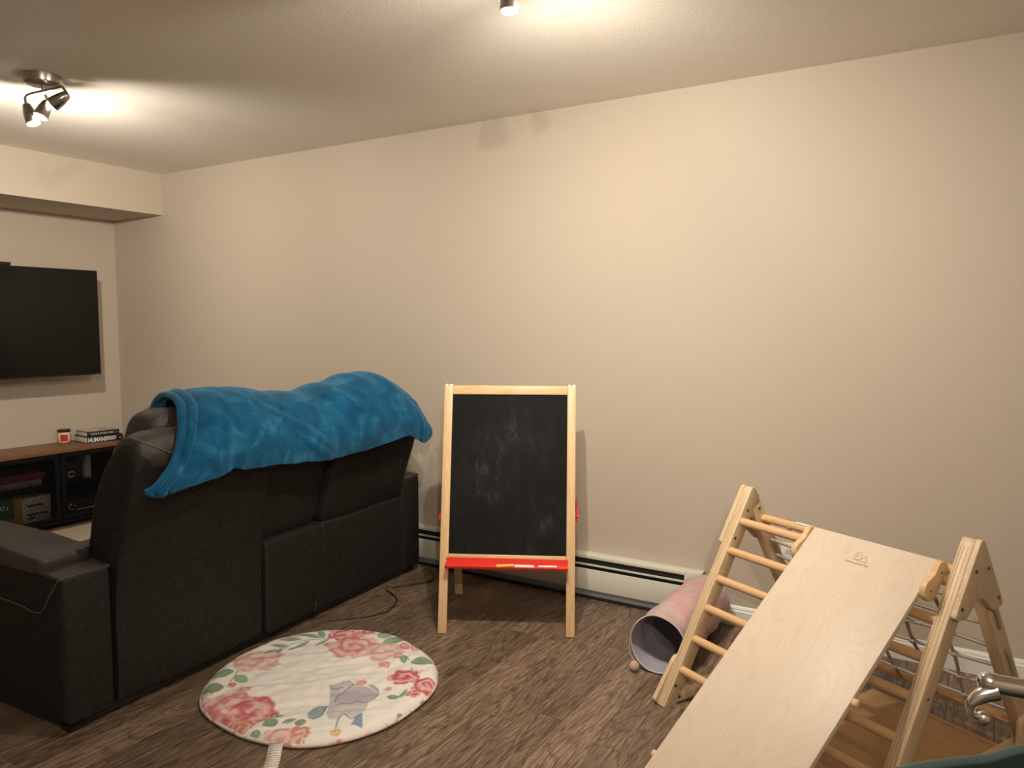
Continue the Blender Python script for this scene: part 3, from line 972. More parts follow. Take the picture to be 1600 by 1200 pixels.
# ------------------------------------------------------------------ round printed play mat
MAT_OUTLINE = [(-2.858, 0.454), (-2.467, 0.442), (-2.283, 0.442), (-2.082, 0.428), (-1.744, 0.407), (-1.341, 0.413), (-1.050, 0.428), (-0.807, 0.435), (-0.510, 0.428), (-0.145, 0.422), (0.125, 0.417), (0.410, 0.434), (0.731, 0.439), (0.950, 0.445), (1.341, 0.457), (1.792, 0.497), (2.271, 0.506), (2.712, 0.509), (3.041, 0.478)]
MAT_LEAVES = [((-0.407, 0.253), (-0.29, 0.273), 0.022), ((-0.423, 0.114), (-0.359, 0.153), 0.016), ((-0.43, 0.168), (-0.343, 0.221), 0.016), ((-0.315, 0.114), (-0.31, 0.231), 0.020), ((-0.374, 0.041), (-0.381, 0.111), 0.014), ((-0.331, 0.067), (-0.363, 0.122), 0.014), ((-0.341, 0.323), (-0.278, 0.28), 0.022), ((-0.247, 0.202), (-0.254, 0.294), 0.012), ((-0.069, 0.406), (-0.072, 0.496), 0.045), ((-0.018, 0.369), (0.016, 0.478), 0.045), ((0.186, 0.417), (0.241, 0.377), 0.030), ((0.198, 0.29), (0.269, 0.351), 0.050), ((-0.383, -0.217), (-0.351, -0.134), 0.045), ((-0.333, -0.294), (-0.271, -0.242), 0.050), ((-0.311, -0.158), (-0.236, -0.167), 0.030), ((0.056, -0.318), (0.116, -0.349), 0.035), ((0.155, -0.289), (0.19, -0.268), 0.030), ((0.117, -0.312), (0.14, -0.267), 0.014), ((0.056, -0.293), (0.079, -0.266), 0.014), ((0.134, 0.322), (0.18, 0.271), 0.022), ((0.305, 0.048), (0.34, 0.02), 0.030), ((0.342, 0.035), (0.329, 0.107), 0.012), ((0.438, -0.068), (0.429, -0.021), 0.030), ((0.091, -0.412), (0.08, -0.383), 0.025)]
MAT_ROSES = [((-0.351, -0.016), 0.105, 'pale'), ((-0.12, -0.34), 0.130, 'pink'), ((-0.038, -0.317), 0.100, 'rose'), ((-0.246, 0.35), 0.060, 'red'), ((-0.107, 0.286), 0.125, 'pink'), ((0.041, 0.31), 0.090, 'pale'), ((0.261, 0.172), 0.065, 'red'), ((0.369, 0.168), 0.055, 'red'), ((0.368, 0.086), 0.028, 'red'), ((0.078, 0.407), 0.035, 'pink'), ((0.133, 0.409), 0.022, 'pink'), ((0.041, -0.282), 0.025, 'red'), ((0.218, -0.323), 0.040, 'coral'), ((0.167, -0.384), 0.055, 'pale'), ((0.123, 0.219), 0.028, 'coral'), ((0.126, 0.29), 0.018, 'coral'), ((-0.267, -0.209), 0.020, 'red'), ((-0.411, 0.22), 0.030, 'tan'), ((-0.196, -0.211), 0.035, 'tan'), ((-0.293, -0.313), 0.030, 'tan'), ((-0.152, 0.438), 0.030, 'red'), ((0.152, 0.052), 0.025, 'coral'), ((0.263, 0.074), 0.018, 'coral'), ((0.312, -0.255), 0.022, 'gold'), ((-0.001, -0.396), 0.050, 'coral')]
MAT_POLYS = {'body': [(0.067, -0.028), (0.084, -0.002), (0.083, 0.024), (0.101, 0.041), (0.133, 0.028), (0.174, 0.036), (0.244, 0.048), (0.271, -0.002), (0.271, -0.041), (0.287, -0.065), (0.311, -0.115), (0.312, -0.159), (0.283, -0.164), (0.261, -0.163), (0.269, -0.194), (0.243, -0.21), (0.203, -0.189), (0.152, -0.118)], 'ear': [(0.163, -0.101), (0.136, -0.044), (0.15, 0.001), (0.174, 0.036), (0.251, 0.037), (0.272, -0.006), (0.268, -0.038), (0.256, -0.055), (0.227, -0.058), (0.22, -0.091), (0.196, -0.096)], 'trunk': [(0.067, -0.028), (0.12, -0.027), (0.144, -0.064), (0.166, -0.109), (0.166, -0.138), (0.117, -0.08)], 'foot': [(0.148, -0.223), (0.139, -0.182), (0.141, -0.158), (0.161, -0.136), (0.181, -0.166), (0.202, -0.204), (0.199, -0.241), (0.174, -0.243)], 'toe': [(0.325, -0.195), (0.312, -0.159), (0.316, -0.126), (0.371, -0.184), (0.354, -0.19)], 'tuft': [(0.179, 0.05), (0.203, 0.059), (0.238, 0.054), (0.244, 0.042), (0.209, 0.044)]}
MAT_STROKES = [[(0.136, -0.044), (0.146, -0.072), (0.161, -0.102)], [(0.179, -0.109), (0.196, -0.096), (0.22, -0.091), (0.227, -0.059), (0.256, -0.054), (0.268, -0.038), (0.272, -0.006), (0.257, 0.03)], [(0.298, -0.237), (0.269, -0.194), (0.26, -0.162), (0.285, -0.167), (0.305, -0.166), (0.313, -0.152), (0.316, -0.126)], [(0.164, -0.139), (0.175, -0.17), (0.2, -0.2), (0.202, -0.217), (0.197, -0.242)], [(0.145, -0.215), (0.139, -0.166), (0.164, -0.139)], [(0.066, -0.029), (0.078, -0.034)], [(0.106, 0.028), (0.109, 0.034)], [(0.083, -0.045), (0.106, -0.036), (0.119, -0.015)], [(0.133, 0.028), (0.141, 0.011), (0.138, -0.016), (0.136, -0.044)]]
MAT_STEMS = [[(-0.374, 0.041), (-0.369, 0.128), (-0.331, 0.218), (-0.254, 0.294)], [(-0.289, -0.199), (-0.311, -0.158), (-0.335, -0.124)], [(0.032, -0.339), (0.054, -0.319), (0.056, -0.293)], [(0.228, 0.257), (0.26, 0.227)], [(0.124, 0.324), (0.153, 0.319), (0.186, 0.3)], [(0.294, 0.224), (0.286, 0.26)], [(0.322, 0.023), (0.35, 0.04), (0.329, 0.107)], [(0.142, -0.309), (0.14, -0.267)], [(0.27, -0.361), (0.252, -0.338)]]


MAT_C = (-2.10, 2.06)
def outline(a):
    tab = MAT_OUTLINE
    aa = [p[0] for p in tab]
    ext = [(tab[-1][0] - 2 * math.pi, tab[-1][1])] + tab + [(tab[0][0] + 2 * math.pi, tab[0][1])]
    for (x0, r0), (x1, r1) in zip(ext[:-1], ext[1:]):
        if x0 <= a <= x1:
            f = (a - x0) / (x1 - x0)
            f = f * f * (3 - 2 * f)
            return r0 + (r1 - r0) * f
    return tab[0][1]
NR, NA = 190, 540
OUT = [outline(-math.pi + 2 * math.pi * k / NA) for k in range(NA)]
OUT = [sum(OUT[(k + d) % NA] for d in range(-13, 14)) / 27 for k in range(NA)]
TH_ = 0.036
xs, ys, zs = [0.0], [0.0], [TH_]
for i in range(1, NR + 1):
    f = i / NR
    for k in range(NA):
        a = -math.pi + 2 * math.pi * k / NA
        r = OUT[k] * (f if f < .9 else f)
        x, y = r * math.cos(a), r * math.sin(a)
        edge = max(0.0, (f - .90) / .10)
        z = TH_ * math.sqrt(max(0.0, 1 - edge ** 2.4 * .78))
        wr = 3.6 * (.0022 * noise.noise(Vector((x * 5 - y * 5, (x + y) * 1.6, .2))) + .0020 * noise.noise(Vector(((x - y) * 17, (x + y) * 4.5, 3.1))) + .0012 * noise.noise(Vector((x * 26, y * 26, 7))))
        z += wr * min(1, (1 - f) * 8 + .25)
        if edge > .2:
            z += .0025 * noise.noise(Vector((a * 14, f * 3, 1)))
        xs.append(x); ys.append(y); zs.append(z)
xs, ys = np.array(xs), np.array(ys)
col = np.empty((len(xs), 3))
base = np.array([0.76, 0.715, 0.67])
nz = np.array([noise.noise(Vector((x * 9, y * 9, 2.0))) for x, y in zip(xs, ys)])
nz2 = np.array([noise.noise(Vector((x * 40, y * 40, 5.0))) for x, y in zip(xs, ys)])
col[:] = base
def blend(mask, c, alpha):
    global col
    w = np.clip(mask, 0, 1)[:, None] * np.asarray(alpha).reshape(-1, 1) if np.ndim(alpha) else np.clip(mask, 0, 1)[:, None] * alpha
    col = col * (1 - w) + np.array(c) * w
ROSE = {'pale': ((0.66, 0.42, 0.37), (0.58, 0.28, 0.25)), 'pink': ((0.64, 0.31, 0.30), (0.55, 0.15, 0.17)), 'rose': ((0.60, 0.20, 0.22), (0.50, 0.09, 0.12)), 'red': ((0.58, 0.13, 0.14), (0.42, 0.035, 0.06)),
        'coral': ((0.64, 0.27, 0.20), (0.55, 0.17, 0.13)), 'tan': ((0.60, 0.42, 0.26), (0.52, 0.33, 0.18)), 'gold': ((0.62, 0.44, 0.12), (0.50, 0.32, 0.06))}
for (cx, cy), r, kind in MAT_ROSES:
    dx, dy = xs - cx, ys - cy
    d = np.hypot(dx, dy) * (1 + .25 * nz)
    an = np.arctan2(dy, dx)
    lobes = r * (1 + .10 * np.sin(an * 5 + cx * 30) + .06 * np.sin(an * 9 + cy * 50))
    m = np.clip((lobes - d) / (.10 * r + .003), 0, 1)
    blend(m, ROSE[kind][0], .78)
    swirl = .5 + .5 * np.sin(d / r * 9 + an * 1.0 + 5.0 * nz + 2.5 * nz2)
    blend(m * np.clip((swirl - .55) * 4, 0, 1), ROSE[kind][1], .75)
    blend(m * np.clip((.25 - swirl) * 5, 0, 1), (0.72, 0.56, 0.50), .55)
for (x0, y0), (x1, y1), w in MAT_LEAVES:
    L = math.hypot(x1 - x0, y1 - y0)
    ux, uy = (x1 - x0) / L, (y1 - y0) / L
    s = ((xs - x0) * ux + (ys - y0) * uy) / L
    q = -(xs - x0) * uy + (ys - y0) * ux
    half = .75 * w * np.sin(np.clip(s, 0, 1) * math.pi) ** .7
    m = np.where((s > 0) & (s < 1), np.clip((half - np.abs(q)) / .004 + .5, 0, 1), 0)
    blend(m, (0.12, 0.23, 0.13), .88)
    blend(m * np.clip(nz * 2.5, 0, 1), (0.30, 0.42, 0.28), .7)
    blend(m * np.clip(1 - np.abs(q) / .003, 0, 1), (0.38, 0.46, 0.34), .6)
def in_poly(pts):
    ins = np.zeros(len(xs), bool)
    n = len(pts)
    for i in range(n):
        (xa, ya), (xb, yb) = pts[i], pts[(i + 1) % n]
        if ya == yb:
            continue
        c = ((ya > ys) != (yb > ys)) & (xs < (xb - xa) * (ys - ya) / (yb - ya) + xa)
        ins ^= c
    return ins.astype(float)
for key, c, al in (('body', (0.43, 0.40, 0.41), .75), ('trunk', (0.36, 0.39, 0.43), .6), ('ear', (0.40, 0.355, 0.39), .85), ('foot', (0.22, 0.29, 0.36), .9), ('toe', (0.17, 0.26, 0.35), .9), ('tuft', (0.20, 0.22, 0.29), .9)):
    m = in_poly(MAT_POLYS[key])
    blend(m, c, al)
    blend(m * np.clip(nz * 1.5, 0, 1), (0.55, 0.50, 0.50), .4)
for st in MAT_STROKES:
    pts = [(p.x, p.y) for p in catmull([Vector((x, y, 0)) for x, y in st], 4)] if len(st) > 2 else st
    dmin = np.full(len(xs), 9.0)
    for (xa, ya), (xb, yb) in zip(pts[:-1], pts[1:]):
        L2 = (xb - xa) ** 2 + (yb - ya) ** 2 + 1e-12
        h = np.clip(((xs - xa) * (xb - xa) + (ys - ya) * (yb - ya)) / L2, 0, 1)
        dmin = np.minimum(dmin, np.hypot(xs - xa - h * (xb - xa), ys - ya - h * (yb - ya)))
    blend(np.clip((.0034 - dmin) / .0022, 0, 1), (0.09, 0.11, 0.16), .85)
for st in MAT_STEMS:
    dmin = np.full(len(xs), 9.0)
    for (xa, ya), (xb, yb) in zip(st[:-1], st[1:]):
        L2 = (xb - xa) ** 2 + (yb - ya) ** 2 + 1e-12
        h = np.clip(((xs - xa) * (xb - xa) + (ys - ya) * (yb - ya)) / L2, 0, 1)
        dmin = np.minimum(dmin, np.hypot(xs - xa - h * (xb - xa), ys - ya - h * (yb - ya)))
    blend(np.clip((.0036 - dmin) / .002, 0, 1), (0.16, 0.27, 0.15), .8)
# piped edge carries patches of the same flowers
rr_ = np.hypot(xs, ys)
faces = [(0, 1 + k, 1 + (k + 1) % NA) for k in range(NA)]
for i in range(NR - 1):
    a0, b0 = 1 + i * NA, 1 + (i + 1) * NA
    faces += [(a0 + k, b0 + k, b0 + (k + 1) % NA, a0 + (k + 1) % NA) for k in range(NA)]
me = bpy.data.meshes.new('cushion_top')
me.from_pydata([(float(a), float(b), c) for a, b, c in zip(xs, ys, zs)], [], faces)
ca = me.color_attributes.new('print', 'FLOAT_COLOR', 'POINT')
ca.data.foreach_set('color', np.concatenate([col, np.ones((len(xs), 1))], axis=1).astype(np.float32).ravel())
me.materials.append(M['mat_print'])
me.shade_smooth()
t = thing('round_play_mat', 'round white padded play mat printed with pink roses and a grey elephant', 'play mat', (MAT_C[0], MAT_C[1], 0))
link(bpy.data.objects.new('cushion_top', me), t)
edge_m, ent, ebs = new_mat('mat_side_cotton')
etc_ = N(ent, 'ShaderNodeTexCoord')
en = N(ent, 'ShaderNodeTexNoise', Scale=16.0, Detail=3.0, Distortion=0.6)
ent.links.new(etc_.outputs['Object'], en.inputs['Vector'])
ent.links.new(ramp(ent, en.outputs['Fac'], [(0.34, (0.30, 0.36, 0.24)), (0.40, (0.70, 0.62, 0.55)), (0.56, (0.70, 0.60, 0.54)), (0.66, (0.55, 0.24, 0.22))]), ebs.inputs['Base Color'])
ebs.inputs['Roughness'].default_value = .85
rings = []
for rr, z in ((.975, .002), (1.006, .005), (1.014, .011), (1.008, .0165), (.997, .0185)):
    rings.append([(OUT[k] * rr * math.cos(-math.pi + 2 * math.pi * k / NA), OUT[k] * rr * math.sin(-math.pi + 2 * math.pi * k / NA), z + .003 * noise.noise(Vector((k * .11, rr * 9, 0))) * (1 if z > .005 else 0)) for k in range(0, NA, 3)])
mobj('side_band', bm_loft(rings, False), edge_m, t, True)
bot = [(OUT[k] * .98 * math.cos(-math.pi + 2 * math.pi * k / NA), OUT[k] * .98 * math.sin(-math.pi + 2 * math.pi * k / NA), .001) for k in range(0, NA, 6)]
bm = bmesh.new(); bm.faces.new([bm.verts.new(p) for p in bot]); mobj('underside', bm, edge_m, t)
# care label hanging off the near edge
bm = bmesh.new()
TGL = [(.178, -.388, .020), (.196, -.412, .014), (.212, -.432, .006), (.230, -.452, .004), (.248, -.474, .007), (.262, -.492, .003)]
dv = Vector((.043, .021, 0))
R0 = []
for i, p in enumerate(TGL):
    p = Vector(p)
    R0.append([bm.verts.new(p + dv * f) for f in (-.5, 0, .5)])
for a, b in zip(R0[:-1], R0[1:]):
    for k in range(2):
        bm.faces.new((a[k], a[k + 1], b[k + 1], b[k]))
tg = mobj('care_label', bm, M['care_tag'], t, True)
tg.modifiers.new('thickness', 'SOLIDIFY').thickness = .0008
tg['label'] = 'white care label with small print'

# ------------------------------------------------------------------ chalkboard easel
ER = math.atan2(.447, .894)
ez = thing('childrens_easel', "children's pine easel with a chalkboard and a red tray", 'easel', (-2.019, 2.725, 0), ER)
EW, EL, ED, EH = .582, .24, .516, 1.112     # leg spacing, lean of the top, foot spread, height
for x in (0, EW):
    bar('leg', (x, 0, 0), (x, EL, EH), .040, .024, M['pine'], ez, (0, -1, 0))
    bar('rear_leg', (x, ED, 0), (x, ED - EL, EH), .040, .024, M['pine'], ez, (0, 1, 0))
    rod('hinge_pin', (x - .019, EL + .017, EH - .012), (x + .019, EL + .017, EH - .012), .006, M['white_plastic'], ez)
    box('hinge_cap', (x - .018, EL - .006, EH - .004), (x - .003, EL + .036, EH + .007), M['white_plastic'], ez, .003)
    box('hinge_cap', (x + .003, EL - .006, EH - .004), (x + .018, EL + .036, EH + .007), M['white_plastic'], ez, .003)
def on_front(x, h, out=0.0):
    """point on the leaning front face at height h along the leg"""
    f = h / EH
    n = Vector((0, -EH, EL)).normalized()
    return Vector((x, EL * f, h)) + n * out
def on_rear(x, h, out=0.0):
    p = on_front(x, h, out)
    return Vector((p.x, ED - p.y, p.z))
bar('top_rail', on_front(.02, EH - .021), on_front(EW - .02, EH - .021), .040, .022, M['pine'], ez, (0, -EH, EL))
bar('bottom_rail', on_front(.02, .338), on_front(EW - .02, .338), .020, .022, M['pine'], ez, (0, -EH, EL))
bar('rear_rail', on_rear(.02, EH - .021), on_rear(EW - .02, EH - .021), .040, .022, M['pine'], ez, (0, EH, EL))
bar('rear_rail', on_rear(.02, .335), on_rear(EW - .02, .335), .030, .022, M['pine'], ez, (0, EH, EL))
ang = math.atan2(EL, EH)
def panel(name, h0, h1, mat, rear=False):
    L = (h1 - h0) / math.cos(ang)
    o = mobj(name, bm_box((.02, -.004, 0), (EW - .02, .004, L), .001), mat, ez)
    p = on_front(0, h0) if not rear else on_rear(0, h0)
    o.location = p
    o.rotation_euler = (-ang if not rear else ang, 0, 0)
    return o
cbd = panel('chalkboard', .345, EH - .038, M['chalkboard'])
cbd['label'] = 'black chalkboard smeared with chalk dust'
panel('whiteboard', .345, EH - .038, M['white_plastic'], True)
# red tray below the chalkboard: a shallow trough
def tray(front=True):
    prof = round_poly([(0, 0), (-.055, .0), (-.062, .013), (-.058, .013), (-.052, .005), (-.006, .005), (-.004, .036), (0, .036)], .0015, 2)
    rings = [[(x, py, pz) for py, pz in prof] for x in (.012, EW - .012)]
    o = mobj('chalk_tray', bm_loft(rings), M['red'], ez, True, 40)
    y = on_front(0, .315).y - .008
    for x in (.012, EW - .015):
        pass
    if front:
        o.location = (0, y, .300)
    else:
        o.location = (EW, ED - y, .300)
        o.rotation_euler = (0, 0, math.pi)
    for x in (.012, EW - .016):
        e = box('tray_end', (x, -.059, .001), (x + .004, -.001, .016), M['red'], o, .001)
    return o
tray_o = tray(True)
tray(False)
# red spreader straps joining front and rear legs, outside the frame
for x, z0 in ((-.026, .500), (EW + .026, .520)):
    y0 = EL * z0 / EH
    bar('spreader', (x, y0 + .01, z0), (x, ED - y0 - .01, z0), .050, .010, M['red'], ez, (1, 0, 0), .004)
    rod('spreader_pin', (x - .008, y0 + .02, z0), (x + .008, y0 + .02, z0), .009, M['red'], ez)
ez_m = Matrix.Translation(ez.location) @ Matrix.Rotation(ER, 4, 'Z')
ty = tray_o.location.y
def chalk(label, x, ang_, L, mat, dy=-.030, r=.0055):
    c = ez_m @ Vector((x, ty + dy, .300 + .005 + r))
    o = mobj('chalk_stick', lathe([(0, 0), (r * .8, 0), (r, .001), (r, L - .001), (r * .85, L), (0, L)], 14), mat, None, True, 50)
    d = Vector((math.cos(ER + ang_), math.sin(ER + ang_), 0))
    m, _ = frame_to(c - d * L / 2, c + d * L / 2)
    o.matrix_world = m
    tag(o, label, 'chalk', 'chalk in the easel tray')
chalk('yellow stick of chalk lying in the red easel tray', .285, .22, .080, M['chalk_yellow'], -.032, .0065)
chalk('short white stick of chalk in the red easel tray beside the yellow one', .372, 0.0, .088, M['chalk_white'], -.036, .0068)
chalk('long white stick of chalk at the right end of the red easel tray', .478, 0.02, .085, M['chalk_white'], -.026, .005)

# ------------------------------------------------------------------ pink cat tunnel
TR, TL = .119, .585
t = thing('play_tunnel', 'pink and grey tie-dyed fabric cat tunnel beside the climbing frame', 'tunnel', (-1.032, 2.839, TR + .004), math.radians(89))
def tunnel_skin(r0, flip, name, mat):
    rings = []
    n = 64
    for i in range(41):
        f = i / 40
        x = TL * f
        sag = .006 * math.sin(f * math.pi * 4) ** 2
        ring = []
        for k in range(n):
            a = 2 * math.pi * k / n
            r = r0 - sag + .0065 * noise.noise(Vector((x * 9, math.cos(a) * 2.2, math.sin(a) * 2.2))) * min(1, f * 8 + .1) * min(1, (1 - f) * 8 + .1)
            z = r * math.sin(a)
            z = max(z, -TR)
            ring.append((x + (.012 * noise.noise(Vector((math.cos(a), math.sin(a), 4.0))) if i in (0,) else 0), r * math.cos(a), z))
        rings.append(ring)
    return mobj(name, bm_loft(rings, False), mat, t, True)
o = tunnel_skin(TR, False, 'outer_fabric', M['tunnel'])
o = tunnel_skin(TR - .004, True, 'lining', M['tunnel_in'])
for x in (0.0, TL):
    pts = [(x + (.012 * noise.noise(Vector((math.cos(2 * math.pi * k / 48), math.sin(2 * math.pi * k / 48), 4.0))) if x == 0 else 0), (TR - .002) * math.cos(2 * math.pi * k / 48), max((TR - .002) * math.sin(2 * math.pi * k / 48), -TR + .001)) for k in range(49)]
    tube('rim', pts, .0035, M['piping'], t, 8)
for f in (.33, .66):
    pts = [(TL * f, (TR - .010) * math.cos(2 * math.pi * k / 40), (TR - .010) * math.sin(2 * math.pi * k / 40)) for k in range(41)]
    tube('wire_hoop', pts, .0025, M['tunnel_in'], t, 6)
bm = bmesh.new()
bmesh.ops.create_icosphere(bm, subdivisions=4, radius=.020)
for v in bm.verts:
    v.co *= 1 + .10 * noise.noise(v.co * 160)
pp = mobj('pompom', bm, M['pompom'], t, True)
pp.location = (-.025, TR * .76, -TR + .019)
tube('string', catmull([(.0, TR * .96, .035), (-.008, TR * 1.0, -.01), (-.014, TR * .97, -.05), (-.022, TR * .77, -TR + .036)], 6), .0016, M['piping'], t, 6)

# ------------------------------------------------------------------ wooden climbing triangle
PA = -0.492
CLF = (-0.933, 2.596, 0)
B_, H_, W_ = .893, .791, .838
t = thing('climbing_triangle', 'wooden climbing triangle with dowel rungs and a rope net', 'climbing frame', CLF, PA)
LW, LT = .058, .040            # leg face width and thickness
legv = Vector((0, B_ / 2, H_)).normalized()
LLEN = Vector((0, B_ / 2, H_)).length
inv = Vector((0, legv.z, -legv.y))      # inward normal of the front leg
legr = Vector((0, -B_ / 2, H_)).normalized()
inr = Vector((0, -legr.z, legr.y))
inr = Vector((0, -abs(legr.z), -abs(legr.y)))
def fpt(x, along, inn=0.0):
    return Vector((x, 0, 0)) + legv * along + inv * inn
def rpt(x, along, inn=0.0):
    return Vector((x, B_, 0)) + legr * along + inr * inn
def yz_prism(name, poly, x0, x1, mat, parent, bev=.003):
    """polygon given as (y, z), thickness from x0 to x1; mesh Z is the thickness"""
    o = mobj(name, bm_prism(poly, x1 - x0, bev), mat, parent, True, 35)
    o.matrix_local = Matrix(((0, 0, 1, x0), (1, 0, 0, 0), (0, 1, 0, 0), (0, 0, 0, 1)))
    return o
birch_flat = wood('birch_gusset', (0.56, 0.40, 0.235), (0.66, 0.49, 0.31), (0.73, 0.57, 0.385), axis=1, scale=2.5, stretch=6, distort=1.8, rough=0.45, contrast=(0.35, 0.5, 0.62), bump=0.02)
leg_m = wood('birch_leg', (0.54, 0.385, 0.22), (0.65, 0.48, 0.30), (0.72, 0.56, 0.37), axis=2, scale=3.0, stretch=9, rough=0.45, contrast=(0.32, 0.5, 0.66), bump=0.02)
edge_dark = plain('ply_glue_line', (0.36, 0.22, 0.11), .6)
for xc, sd in ((0.0, -1), (W_, 1)):
    for (P, nrm, nm) in ((fpt, inv, 'leg'), (rpt, inr, 'leg')):
        a, b = P(xc, .004, LW / 2), P(xc, LLEN - (.030 if P is fpt else .085), LW / 2)
        lg = bar(nm, a, b, LT, LW, leg_m, t, -nrm, .004)
        for off in (-.008, .004, .012):
            box('ply_line', (off - .0007, LW / 2 - .0005, .004), (off + .0007, LW / 2 + .0003, LLEN - (.05 if P is fpt else .095)), edge_dark, lg)
    bar('base_bar', (xc, .055, .030), (xc, B_ - .055, .030), LT * .9, .050, leg_m, t, (0, 0, 1), .004)
    # gusset plates on the outer faces
    x0, x1 = (xc - LT / 2 - .018, xc - LT / 2) if sd < 0 else (xc + LT / 2, xc + LT / 2 + .018)
    ap = H_ - .017
    k = B_ / 2 / H_
    dz = .215
    poly = [(B_ / 2 - .010, ap), (B_ / 2 + .010, ap), (B_ / 2 + (dz + .017) * k + .002, ap - dz), (B_ / 2 + dz * k - .05, ap - dz - .012), (B_ / 2, ap - dz + .055), (B_ / 2 - dz * k + .05, ap - dz - .012), (B_ / 2 - (dz + .017) * k - .002, ap - dz)]
    yz_prism('apex_plate', round_poly(poly, [.012, .012, .02, .02, .10, .02, .02], 5), x0, x1, birch_flat, t)
    for sgn, y0 in ((1, 0.0), (-1, B_)):
        poly = [(.0, .004), (.022, .0), (.16, .0), (.165, .045), (.150 * k + .085, .150), (.150 * k + .01, .165), (-.006, .02)]
        poly = [(y0 + sgn * py, pz) for py, pz in poly]
        yz_prism('foot_plate', round_poly(poly, [.01, .01, .01, .02, .02, .02, .01], 4), x0, x1, birch_flat, t)
    # inner apex block
    poly = [(B_ / 2 - .0095, ap - .002), (B_ / 2 + .0095, ap - .002), (B_ / 2 + .098 * k - .002, ap - .085), (B_ / 2, ap - .125), (B_ / 2 - .098 * k + .002, ap - .085)]
    yz_prism('apex_block', round_poly(poly, [.012, .012, .005, .005, .005], 4), xc - LT / 2 + .0005, xc + LT / 2 - .0005, leg_m, t)
    # bolts, inside and outside
    for y, z in ((B_ / 2 - .032, H_ - .105), (B_ / 2 + .032, H_ - .105), (B_ / 2 - .098, H_ - .205), (B_ / 2 + .098, H_ - .205), (.055, .075), (B_ - .055, .075), (.075, .028), (B_ - .075, .028)):
        for xx, dx in ((x0 if sd < 0 else x1, sd), (xc - sd * LT / 2, -sd)):
            rod('bolt', (xx - dx * .002, y, z), (xx + dx * .003, y, z), .0062, M['bolt'], t, 12)
            rod('bolt_socket', (xx + dx * .0025, y, z), (xx + dx * .0034, y, z), .003, M['black'], t, 8)
    for al in (.15, .39, .63):
        rod('bolt_hole', fpt(xc + sd * (LT / 2 - .001), al + .02, LW * .55), fpt(xc + sd * (LT / 2 + .0006), al + .02, LW * .55), .004, M['black'], t, 10)
RR = .0155
for al in (.153, .274, .397, .5145, .6304, .7513):
    rod('rung', fpt(LT / 2 - .008, al, .018), fpt(W_ - LT / 2 + .008, al, .018), RR, M['beech'], t, 18)
rod('rung', rpt(LT / 2 - .008, .7513, .020), rpt(W_ - LT / 2 + .008, .7513, .020), RR, M['beech'], t, 18)
rod('base_rung', rpt(LT / 2 - .008, .12, .020), rpt(W_ - LT / 2 + .008, .12, .020), RR, M['beech'], t, 18)
# rope net on the rear slope
cols = [LT / 2 + .005 + (W_ - LT - .01) * i / 6 for i in range(7)]
rows = [.66, .565, .47, .375, .28, .19]
rn = random.Random(8)
JIT = {}
for i, x in enumerate(cols):
    for j, al in enumerate(rows):
        inner = 0 < i < 6
        JIT[i, j] = rpt(x + (rn.uniform(-.014, .014) if inner else 0), al + rn.uniform(-.012, .012) - (.012 * math.sin(math.pi * i / 6)), .030 + (.012 * math.sin(math.pi * i / 6) if inner else 0))
for j in range(len(rows)):
    tube('net_rope', catmull([JIT[i, j] for i in range(7)], 5), .0060, M['rope'], t, 7)
for i in range(1, 6):
    top = rpt(cols[i] - .01, .7513, .020 + RR)
    bot = rpt(cols[i] + .01, .12, .020 + RR)
    tube('net_rope', catmull([top] + [JIT[i, j] for j in range(len(rows))] + [bot], 5), .0060, M['rope'], t, 7)
    for j in range(len(rows)):
        bm = bmesh.new()
        bmesh.ops.create_icosphere(bm, subdivisions=2, radius=.0125)
        for v in bm.verts:
            v.co = Vector((v.co.x * 1.15, v.co.y * .9, v.co.z)) * (1 + .12 * noise.noise(v.co * 300 + Vector((i, j, 0))))
        o = mobj('rope_knot', bm, M['rope'], t, True)
        o.location = JIT[i, j]
# rope tails lying along the outer faces of the rear legs
for xc, sd in ((0.0, -1), (W_, 1)):
    for al in (.615, .42):
        xo = xc + sd * (LT / 2 + .005)
        tube('rope_loop', catmull([rpt(xc + sd * LT / 2, al + .055, .03), rpt(xo, al + .045, .03), rpt(xo + sd * .003, al, .03), rpt(xo, al - .045, .03), rpt(xc + sd * LT / 2, al - .055, .03)], 5), .0055, M['rope'], t, 8)
box('paper_tag', (.17, .496, .6595), (.25, .516, .6612), M['white_plastic'], t)

# ------------------------------------------------------------------ slide board hooked on the triangle
RA, RW, RQ, RZ, RPH = .353, .434, .377, .704, 0.702
cl_m = Matrix.Translation(CLF) @ Matrix.Rotation(PA, 4, 'Z')
p = cl_m @ Vector((RA + RW / 2, RQ, RZ))
RLEN = (RZ - .020 * math.cos(RPH)) / math.sin(RPH)
foot = cl_m @ Vector((RA + RW / 2, RQ - RLEN * math.cos(RPH), 0))
t = thing('slide_board', 'pale birch plywood slide board sloping down from the climbing triangle', 'slide', foot, PA)
# board frame: local Z of the mesh runs up the slope, Y is the upper face
up0 = Vector((0, 0, RZ - RLEN * math.sin(RPH)))
top0 = Vector((0, RLEN * math.cos(RPH), RZ))
nrm = Vector((0, -math.sin(RPH), math.cos(RPH)))
m, L = frame_to(up0, top0, nrm)
bd = mobj('board', bm_box((-RW / 2, -.018, 0), (RW / 2, 0, L), .0025), M['birch'], t, True, 35)
bd.matrix_local = m
